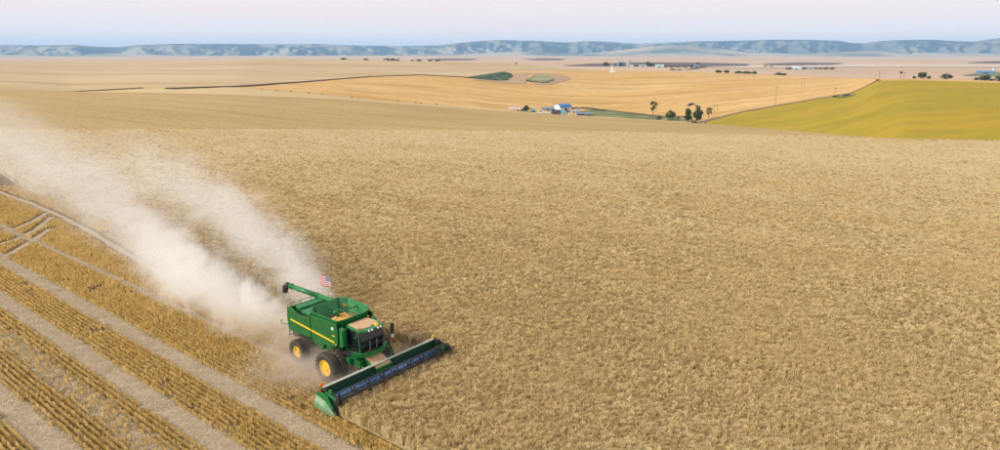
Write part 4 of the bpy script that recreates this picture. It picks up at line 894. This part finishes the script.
for i, (px, wd, hh) in enumerate(((788.5, 6.5, 2.6), (804, 5.6, 2.6), (815.5, 4.4, 2.6), (821, 5, 2.3), (826, 5, 2.4), (832, 5.4, 2.4))): T(px, 69.4, wd, hh, 'bush', 'leaf_dark', 'dark tree in the far windbreak on the right plain, %s from the left' % ORD[i], group='far windbreak on the right plain', rmin=2500, name='tree')
# far farmstead with the bins
for px, py, wd, hh, k, lb in ((606, 66.4, 5.4, 4.4, 'round', 'dark round tree left of the far steel bins'), (619.8, 66.4, 5, 4.6, 'round', 'teal-dark tree against the left far bin'), (647.6, 66.6, 5, 5.0, 'round', 'taller dark tree between the two pale far sheds'), (651, 66.8, 4.4, 3.8, 'round', 'second dark tree between the two pale far sheds'),
      (637, 66.6, 5, 1.8, 'bush', 'low shrub between the far bins and the long pale shed'), (665.5, 67.2, 6, 1.9, 'bush', 'low shrub right of the right pale far shed'), (671.5, 67.4, 6, 1.8, 'bush', 'low shrub in the far hedge, second from the pale shed'), (678, 67.4, 6, 1.5, 'bush', 'low shrub in the far hedge, third from the pale shed'), (685.5, 67.4, 6, 1.5, 'bush', 'low shrub in the far hedge next to the grey house'),
      (673, 70.2, 6, 2.2, 'bush', 'dark green shrub in front of the far hedge, left one'), (679.5, 70.4, 5, 1.8, 'bush', 'dark green shrub in front of the far hedge, right one'), (691.5, 68, 3.4, 3.4, 'round', 'dark tree at the left wall of the far grey house'), (697.6, 67.2, 4, 4.8, 'round', 'tallest dark tree behind the far grey house'), (516.3, 64.3, 2.6, 2, 'bush', 'lone tiny dark tree on the pale tan horizon')):
    T(px, py, wd, hh, k, 'leaf_dark', lb, rmin=1900, name='tree' if k == 'round' else None)
# skyline trees on the left
for px, wd, hh, lb in ((345, 6.5, 2.1, 'leftmost dark clump of trees on the tan skyline'), (367.5, 5, 2.1, 'small dark clump second from left on the tan skyline'), (388.5, 7, 2.6, 'left tree of the longest dark row on the tan skyline'), (393.5, 7, 2.6, 'middle tree of the longest dark row on the tan skyline'), (398, 5.5, 1.9, 'right tree of the longest dark row on the tan skyline'), (413.3, 4, 1.4, 'small low tree right of the mast on the tan skyline'),
      (420, 7.5, 2.0, 'wide dark tree right of the mast on the tan skyline'), (430.5, 5, 1.7, 'second tree from the right on the tan skyline'), (438, 6, 2.0, 'rightmost dark tree on the tan skyline')):
    T(px, 0, wd, hh + .5, 'bush', 'leaf_dark', lb, r=3000, name='tree')

for i, (px, py, wd, hh) in enumerate(((481, 79.2, 5, 1.6), (486, 79.6, 5, 1.7), (490, 77.4, 5, 1.6), (494, 80.2, 5, 1.6), (498, 76, 5, 1.7), (503, 74.2, 4.5, 1.8), (505, 80.2, 5, 1.6), (508.5, 74.6, 4.5, 1.7), (511.5, 77, 4, 1.6))):
    T(px, py, wd, hh, 'bush', 'leaf_dark' if i % 3 else 'leaf_mid', 'dark shrub in the triangular scrub patch, %s from the left' % ORD[i], group='shrubs in the scrub patch', rmin=1000)
for i, (px, py) in enumerate(((528, 81), (532, 82), (537, 82.4), (542, 82.7), (547, 82.7), (552, 81))): T(px, py, 5, 1.3, 'bush', 'leaf_dark', 'dark shrub along the lower rim of the pale grass patch, %s from the left' % ORD[i], group='shrubs below the pale grass patch', rmin=1000)
# ------------------------------------------------------------------ poles
def pole(px, py, hpx, label, r=None, rmin=250, arms=1, twin=0.0, box=None, h=None):
    g = at(px, r) if r else hit(px, py, rmin); h = hpx * pxm(g); e_ = empty('utility_pole', g, -g.x / max(g.y, 1) * .6, label, 'pole', 'utility poles')
    xs_ = (-twin / 2, twin / 2) if twin else (0,)
    for x in xs_: MB().tube([(x, 0, -.3), (x, 0, h)], [.17, .12], 7).build('post', M['wood'], e_)
    w = (twin + 5) if twin else 4.2
    for k in range(arms):
        a = MB().box((0, -.25, h - .6 - k * 1.6), (w, .16, .2)).build('crossarm', M['wood'], e_)
        for u in (-.46, 0, .46) if not twin else (-.47, 0, .47): MB().lathe([(.12, .5), (.16, .25), (.10, 0)], (u * w, -.25, h - .42 - k * 1.6), 6).build('insulator', M['steel'], a)
    if box: MB().box((0, -.1, h - box * .5), (box, box, box)).build('transformer', M['black'], e_, bevel=.15)
    return e_
pole(775, 105.4, 17.5, 'tall pole with crossarm beside the track in front of the golden slope', rmin=500)
pole(834.6, 95.8, 7.5, 'short pole by the track shrubs on the golden slope', rmin=500)
pole(803, 87.2, 8.2, 'pair of thin posts high on the golden slope', rmin=800, twin=4)
pole(715.3, 114.4, 9.4, 'twin-post pole right of the sparse tree at the track', rmin=640, twin=2.6)
pole(654.6, 113, 14.5, 'thin pole rising behind the bare-trunked valley tree', rmin=800)
pole(687.6, 113, 9.0, 'thin pole above the dark narrow valley tree', rmin=800)
pole(877.5, 0, 8.6, 'thin pole at the top of the track on the yellow-green crest', r=840)
pole(899, 0, 7.0, 'post with a dark box at its top on the yellow-green crest', r=840, box=2.1)
pole(902.3, 0, 6.2, 'thin post just right of the boxed post on the yellow-green crest', r=840)
g = at(400.5, 3000); ml = empty('radio_mast', g, 0, 'thin tall mast on the tan skyline in front of the hills', 'mast'); MB().tube([(0, 0, 0), (0, 0, 36)], [.9, .35], 6).build('mast_tube', M['steel'], ml); MB().bar((-2.5, 0, 30), (2.5, 0, 30), .4).build('crossarm', M['steel'], ml)

# ------------------------------------------------------------------ buildings and vehicles
def gable(name, px, py, wpx, hpx, depth, wall, roofm, label, rz=0.0, rmin=700, r=None, roof=.42, gambrel=False, door=True, nwin=3, cat='building', axis='x', group=None):
    """building seen wpx wide and hpx high; ridge along local x (or y); eaves overhang; door and windows are real insets"""
    g = at(px, r) if r else hit(px, py, rmin); s_ = pxm(g); L = wpx * s_; H_ = hpx * s_; D = depth; hw = H_ * (1 - roof)
    e_ = empty(name, g, rz - math.atan2(g.x, g.y), label, cat, group)
    if axis == 'y': L, D = D, L
    if gambrel: gp = [(-D / 2, 0), (-D / 2, hw), (-D * .36, hw + (H_ - hw) * .62), (0, H_), (D * .36, hw + (H_ - hw) * .62), (D / 2, hw), (D / 2, 0)]
    else: gp = [(-D / 2, 0), (-D / 2, hw), (0, H_), (D / 2, hw), (D / 2, 0)]
    ax = 'x' if axis == 'x' else 'y'; MB().prism(gp, -L / 2, L / 2, ax).build('wall', M[wall], e_)
    rl = gp[1:-1]; t = .28; ov = .5; mb = MB(); ex = [(rl[0][0] - .45, rl[0][1] - .3)] + rl[1:-1] + [(rl[-1][0] + .45, rl[-1][1] - .3)]
    mb.prism([(a, b + .05) for a, b in ex] + [(a, b + t + .05) for a, b in ex[::-1]], -L / 2 - ov, L / 2 + ov, ax); rf = mb.build('roof', M[roofm], e_)
    P3 = (lambda u, v, w: (u, v, w)) if axis == 'x' else (lambda u, v, w: (-v, u, w))
    def slab(nm, u0, u1, z0, z1, mat, side=-1):
        a = P3((u0 + u1) / 2, side * (D / 2 + .06), (z0 + z1) / 2); d = (abs(u1 - u0), .16, z1 - z0) if axis == 'x' else (.16, abs(u1 - u0), z1 - z0); return MB().box(a, d).build(nm, M[mat], e_)
    if door: slab('door', -L * .12, L * .12, 0.02, hw * .8, 'window' if wall != 'cyan' else 'white')
    for k in range(nwin):
        u = -L / 2 + L * (k + .5) / nwin
        if door and abs(u) < L * .2: continue
        w_ = slab('window', u - L * .05, u + L * .05, hw * .45, hw * .8, 'offwhite'); pn = MB().box((0, 0, 0), (L * .075, .05, hw * .26) if axis == 'x' else (.05, L * .075, hw * .26)).build('pane', M['window'], w_)
        pn.location = P3(u, -(D / 2 + .15), hw * .625)
    return e_
B = gable
B('barn', 562.5, 111.2, 15, 7.4, 13, 'white', 'blueroof', 'large white gambrel barn with bright blue roof, biggest farm building', R(42), gambrel=True, roof=.42, nwin=2)
B('long_shed', 547.5, 110.3, 11, 3.0, 8, 'palewall', 'greyroof', 'long shed with blue-grey roof left of the white barn', R(8), roof=.5)
B('farmhouse', 556, 114.4, 8.5, 4.6, 8, 'brick', 'darkroof', 'low red-brown house with dark roof in front of the white barn', R(-6), roof=.5)
B('shed', 563.2, 114.2, 4.2, 3.6, 5, 'cyan', 'cyan', 'small turquoise shed in front of the white barn', 0, roof=.3, nwin=0)
B('shed', 567.2, 114.3, 3.6, 3.9, 5, 'white', 'brick', 'small white shed with dark doorway right of the turquoise shed', 0, roof=.35, nwin=0)
B('shed', 573.4, 112.8, 4.2, 2.8, 5, 'offwhite', 'steel', 'small pale shed right of the barn, left one of a pair', R(10), roof=.4, nwin=0)
B('shed', 577.4, 112.2, 2.8, 3.0, 4, 'offwhite', 'steel', 'small pale shed right of the barn, right one of a pair', R(-10), roof=.4, nwin=0)
B('machine_shed', 581, 115.2, 8.5, 3.0, 7, 'darkroof', 'greyroof', 'low open machine shed with blue-grey roof, left of two at the yard end', R(5), roof=.45)
B('machine_shed', 589, 115.6, 6, 3.0, 7, 'darkroof', 'greyroof', 'low machine shed with grey roof at the right end of the yard', R(-4), roof=.45)
B('shed', 518.2, 110.4, 3.4, 2.4, 5, 'brick', 'offwhite', 'brown shed with pale roof right of the white trailer', 0, roof=.5, nwin=0)
B('shed', 533.6, 111.8, 4.2, 2.8, 5, 'teal', 'cyan', 'small teal shed right of the dark round farm tree', 0, roof=.35, nwin=0)
B('shed', 523.0, 111.2, 4.0, 2.0, 5, 'teal', 'darkroof', 'low dark teal shed against the left of the round farm tree', 0, roof=.4, nwin=0)
def trailer(px, py, wpx, hpx, label, rz=0.0):
    g = hit(px, py, 700); s_ = pxm(g); L, H_ = wpx * s_, hpx * s_; e_ = empty('trailer', g, rz - math.atan2(g.x, g.y), label, 'trailer')
    MB().prism([(-L / 2, .55), (-L / 2, H_ * .9), (-L * .42, H_), (L * .42, H_), (L / 2, H_ * .85), (L / 2, .7)], -1.25, 1.25).build('body', M['white'], e_, bevel=.15)
    for x in (-.25, .2): w_ = MB().box((x * L, -1.28, H_ * .62), (L * .16, .06, H_ * .25)).build('window', M['window'], e_)
    MB().box((0, -1.28, H_ * .5), (.8, .08, H_ * .62)).build('door', M['offwhite'], e_)
    for x in (-.15, .12): MB().lathe([(.2, -.12), (.38, -.12), (.38, .12), (.2, .12), (.2, -.12)], (x * L, -1.1, .38), 14, 'y').build('wheel', M['tyre'], e_)
trailer(512.4, 110.2, 7.2, 3.1, 'long white camper trailer at the left end of the farm')
def car(px, py, wpx, hpx, paint, label, rz=0.0, rmin=700, name='parked_car', cat='car', van=False):
    g = hit(px, py, rmin); s_ = pxm(g); L = wpx * s_; H_ = hpx * s_; w = .95; e_ = empty(name, g, rz - math.atan2(g.x, g.y), label, cat)
    bp = [(-L / 2, .45), (-L / 2, H_ * .55), (-L * .30, H_ * .62), (L * .22, H_ * .62), (L / 2, H_ * .52), (L / 2, .45)]
    MB().prism(bp, -w, w).build('body', M[paint], e_, bevel=.12)
    cp = [(-L * .47, H_ * .6), (-L * .44, H_), (L * .2, H_), (L * .3, H_ * .6)] if van else [(-L * .3, H_ * .6), (-L * .2, H_), (L * .08, H_), (L * .22, H_ * .6)]
    MB().prism(cp, -w * .9, w * .9).build('cabin', M[paint], e_, bevel=.1); cx0 = sum(c[0] for c in cp) / 4
    MB().prism([(cx0 + (a - cx0) * .86, H_ * .62 + (b - H_ * .62) * .8) for a, b in cp], -w * .93, w * .93).build('window', M['window'], e_)
    for x in (-.31, .31):
        for y in (-1, 1): MB().lathe([(.18, -.11), (.36, -.11), (.36, .11), (.18, .11), (.18, -.11)], (x * L, y * w * .93, .36), 14, 'y').build('wheel', M['tyre'], e_)
    for y in (-.6, .6): MB().box((L / 2 + .02, y, H_ * .48), (.06, .3, .16)).build('headlight', M['white'], e_)
car(541.5, 113.4, 7.4, 3.0, 'white', 'white van parked left of the farmhouse, left of two', R(6), name='parked_van', cat='van', van=True)
car(548.6, 113.8, 5.0, 2.6, 'offwhite', 'pale car parked beside the farmhouse, right of two', R(-14))
# truck standing alone on the golden slope
g = hit(692.6, 105.4, 700); s_ = pxm(g); e_ = empty('grain_truck', g, R(20), 'dark truck with a white cab alone on the golden slope above the trees', 'truck')
L = 8.5 * s_; MB().prism([(-L * .5, 1.0), (-L * .46, 3.0), (L * .12, 3.0), (L * .12, 1.0)], -1.25, 1.25).build('cargo_box', M['darkroof'], e_, bevel=.05)
MB().prism([(L * .14, .8), (L * .14, 3.1), (L * .27, 3.1), (L * .32, 2.0), (L * .46, 1.8), (L * .46, .8)], -1.15, 1.15).build('cab', M['white'], e_, bevel=.1); MB().prism([(L * .17, 2.05), (L * .17, 2.9), (L * .265, 2.9), (L * .305, 2.05)], -1.18, 1.18).build('window', M['window'], e_)
for x in (-.38, -.25, .36):
    for y in (-1.05, 1.05): MB().lathe([(.25, -.15), (.52, -.15), (.52, .15), (.25, .15), (.25, -.15)], (x * L, y, .52), 16, 'y').build('wheel', M['tyre'], e_)
T(689.8, 105.8, 5, 1.2, 'bush', 'leaf_dark', 'low dark scrub beside the truck on the golden slope', rmin=700); T(696.6, 105.8, 3.6, 1.0, 'bush', 'leaf_dark', 'low dark scrub ahead of the truck on the golden slope', rmin=700)
# white elevator on the ridge
g = hit(612.4, 72.2, 1200); s_ = pxm(g); e_ = empty('grain_elevator', g, 0, 'white grain elevator with a thin tower on the golden ridge', 'elevator')
MB().lathe([(0.01, 2.2 * s_), (1.5 * s_, 1.3 * s_), (1.5 * s_, 0)], (-.6 * s_, 0, 0), 20).build('bin', M['white'], e_, smooth=False); MB().prism([(.4 * s_, 0), (.4 * s_, 1.3 * s_), (1.9 * s_, 1.7 * s_), (3.4 * s_, 1.2 * s_), (3.4 * s_, 0)], -4, 4).build('annex', M['white'], e_)
MB().prism([(-1.5 * s_, 1.5 * s_), (-1.1 * s_, 6.2 * s_), (-.5 * s_, 6.9 * s_), (.1 * s_, 6.2 * s_), (.5 * s_, 1.5 * s_)], -2.2, 2.2).build('leg_tower', M['white'], e_)
# far farmstead: bins and sheds
def bin_(px, py, wpx, hpx, mat, label):
    g = hit(px, py, 1900); s_ = pxm(g); r_, h_ = wpx * s_ / 2, hpx * s_; e_ = empty('grain_bin', g, 0, label, 'grain bin', 'far grain bins')
    MB().lathe([(r_, 0), (r_, h_ * .72)], (0, 0, 0), 24).build('shell', M[mat], e_, smooth=True); MB().lathe([(r_ * 1.04, h_ * .71), (r_ * .15, h_ * .97), (.01, h_)], (0, 0, 0), 24).build('roof', M['steel'], e_, smooth=False)
    mb = MB()
    for k in range(6): mb.lathe([(r_ * 1.012, h_ * (.06 + .11 * k)), (r_ * 1.012, h_ * (.075 + .11 * k))], (0, 0, 0), 24)
    mb.build('ring_rib', M['steel'], e_)
bin_(618.6, 66.4, 3.6, 5.0, 'teal', 'left of three far teal grain bins'); bin_(622.6, 66.4, 3.8, 5.6, 'teal', 'middle of three far teal grain bins'); bin_(628.6, 66.6, 5.4, 7.4, 'steel', 'tallest and palest of the three far grain bins')
B('far_shed', 642.6, 66.8, 7.5, 2.1, 14, 'palewall', 'steel', 'long pale teal shed right of the far bins', 0, rmin=1900)
B('far_shed', 659.5, 67.2, 8, 2.4, 14, 'palewall', 'palewall', 'pale shed right of the tall dark far trees', 0, rmin=1900)
B('far_shed', 631.8, 67.0, 2.6, 1.9, 8, 'white', 'palewall', 'small white shed at the foot of the tallest far bin', 0, rmin=1900, nwin=0)
B('far_house', 696, 67.6, 6, 2.9, 14, 'steel', 'greyroof', 'grey house among dark trees at the far road bend', R(15), rmin=1900)
B('far_shed', 796.5, 69.6, 8, 2.2, 14, 'palewall', 'palewall', 'pale shed in the far windbreak on the right plain, left one', 0, rmin=2500)
B('far_shed', 811, 69.6, 6, 1.7, 14, 'palewall', 'greyroof', 'pale shed in the far windbreak on the right plain, right one', 0, rmin=2500)
B('far_shed', 985.5, 74.0, 12.5, 2.6, 22, 'greyroof', 'blueroof', 'blue-roofed long shed on the green pasture at far right', R(8), rmin=1500)
bin_(992.8, 73.6, 1.6, 5.4, 'white', 'slim white silo beside the blue-roofed shed at far right')

# ------------------------------------------------------------------ dust raised by the combine
def dust(name, stations, dens, color, label, seed, nscale=.33, lo=.42, hi=.72, k=1.0, loc0=None):
    """stations: (x, yc, zc, ry, rz, density factor) down the trail in the combine's frame.  The domain is a tube round them."""
    st = sorted(stations); xs_ = [s[0] for s in st]; x0, x1 = xs_[0], xs_[-1]
    f = [lambda x, i=i: float(np.interp(x, xs_, [s[i] for s in st])) for i in range(6)]
    mb = MB(); n = 18; X = np.linspace(x0, x1, 22)
    for i, x in enumerate(X):
        e_ = 1.0 if 0 < i < len(X) - 1 else .55
        for j in range(n):
            a = 2 * math.pi * j / n; mb.v.append((x, f[1](x) + math.cos(a) * f[3](x) * 1.9 * e_, max(.03, f[2](x) + math.sin(a) * f[4](x) * 1.9 * e_)))
    mb.f = [(i * n + j, i * n + (j + 1) % n, (i + 1) * n + (j + 1) % n, (i + 1) * n + j) for i in range(len(X) - 1) for j in range(n)] + [tuple(range(n))[::-1], tuple(range((len(X) - 1) * n, len(X) * n))]
    o_ = mb.build(name, None); o_.location = (OX, OY, 0); o_.rotation_euler.z = YAW; tag(o_, label, 'dust', kind='stuff')
    q = NT(name); q.t.nodes.remove(q.b); p = q.obj(); s3 = q.n('ShaderNodeSeparateXYZ', {0: p}); x_, y_, z_ = s3.outputs
    u = q.rng(x_, x0, x1)
    def curve(i):
        vals = [s[i] for s in st]; a, b = min(vals), max(vals); b = b if b > a else a + 1e-3
        rp = q.n('ShaderNodeValToRGB', {0: u}); el = rp.color_ramp.elements
        while len(el) > 1: el.remove(el[-1])
        for m_, s in enumerate(st):
            pos = (s[0] - x0) / (x1 - x0); v = (s[i] - a) / (b - a)
            g_ = el[0] if m_ == 0 else el.new(pos); g_.position = pos; g_.color = (v, v, v, 1)
        return q.math('MULTIPLY_ADD', rp.outputs[0], b - a, a)
    wob = q.noise(q.map(p, (.09, .09, .09), loc=(seed, 0, 0)), 1.0, 2)
    dy = q.math('DIVIDE', q.math('SUBTRACT', y_, q.math('ADD', curve(1), q.math('MULTIPLY', q.math('SUBTRACT', wob, .5), curve(3)))), curve(3))
    dz = q.math('DIVIDE', q.math('SUBTRACT', z_, curve(2)), curve(4))
    d2 = q.math('ADD', q.math('MULTIPLY', dy, dy), q.math('MULTIPLY', dz, dz))
    gs = q.math('EXPONENT', q.math('MULTIPLY', d2, -1.1))
    nz_ = q.noise(q.map(p, (nscale, nscale, nscale), loc=(seed * 1.7, seed, 0)), 1.0, 6, .64, 1.1)
    cl = q.rng(q.math('MULTIPLY_ADD', q.math('SUBTRACT', gs, .45), .38, nz_), lo, hi, smooth=True)
    d = q.math('MULTIPLY', q.math('MULTIPLY', q.math('MULTIPLY', gs, cl), curve(5)), dens)
    lowf = q.rng(z_, 0.2, 3.2)
    c_ = q.mix(lowf, color[0], color[1])
    pv = q.n('ShaderNodeVolumePrincipled', {'Color': c_, 'Density': d, 'Anisotropy': .15})
    q.t.links.new(pv.outputs[0], q.out.inputs['Volume']); o_.data.materials.append(q.m)
    q.m.cycles.volume_step_rate = .12 * k
    return o_
DC = ((.95, .86, .70), (.985, .99, .965))
dust('dust_plume', [(-4.6, .2, 1.4, 1.6, 1.2, .7), (-8, -.6, 1.9, 2.6, 1.8, 1.3), (-13, -1.2, 2.5, 3.2, 2.3, 1.15), (-20, -1.2, 3.2, 3.5, 2.7, .85), (-28, -.6, 4.2, 3.8, 3.2, .40), (-38, .4, 5.6, 4.6, 4.2, .19), (-52, 1.4, 8.0, 6.0, 5.4, .09), (-68, 1.6, 9.6, 7.4, 6.4, .06), (-84, 1.6, 10.4, 8.4, 7.0, .04), (-100, 1.6, 10.6, 9, 7, 0.0)],
     .6, DC, 'thick pale dust plume trailing from the rear of the combine', 3, nscale=.46, lo=.45, hi=.66)
dust('dust_plume', [(-4.5, 1.6, 2.2, 1.4, 1.4, .35), (-8, 2.8, 3.0, 2.2, 2.0, .8), (-13, 4.0, 4.4, 2.8, 2.6, .7), (-20, 4.9, 6.2, 3.6, 3.2, .42), (-28, 5.2, 7.8, 4.4, 3.8, .24), (-38, 5.0, 9.2, 5.2, 4.4, .12), (-52, 5.0, 10.2, 6.0, 4.8, 0.0)],
     .5, DC, 'thinner dust plume rising over the standing wheat behind the combine', 11, nscale=.36, lo=.42, hi=.72)
dust('dust_cloud', [(-7, -.5, .5, 4.0, 1.0, .8), (-3.5, -1.4, .5, 4.0, 1.0, 1.0), (0, -1.4, .5, 4.0, .9, 1.0), (2.0, .4, .45, 4.6, .8, .8), (3.0, .6, .4, 4.6, .7, .3)],
     .8, ((.88, .80, .70), (.93, .89, .82)), 'low ground dust around the wheels of the combine', 23, nscale=.5, lo=.30, hi=.7)

# ------------------------------------------------------------------ air
HZ = MB().box((0, 0, 0), (90000, 90000, 1)).build('haze', None)
zlo = float(KZ.min()) - 1.5; zhi = 420.0
HZ.scale.z = zhi - zlo; HZ.location.z = (zhi + zlo) / 2; HZ['kind'] = 'stuff'; HZ['label'] = 'thin blue evening haze over the whole plain'; HZ['category'] = 'haze'
q = NT('haze'); q.t.nodes.remove(q.b); pv = q.n('ShaderNodeVolumePrincipled', {'Color': (.42, .70, 1.0, 1), 'Density': 3.7e-5, 'Anisotropy': 0.0}); q.t.links.new(pv.outputs[0], q.out.inputs['Volume']); HZ.data.materials.append(q.m)
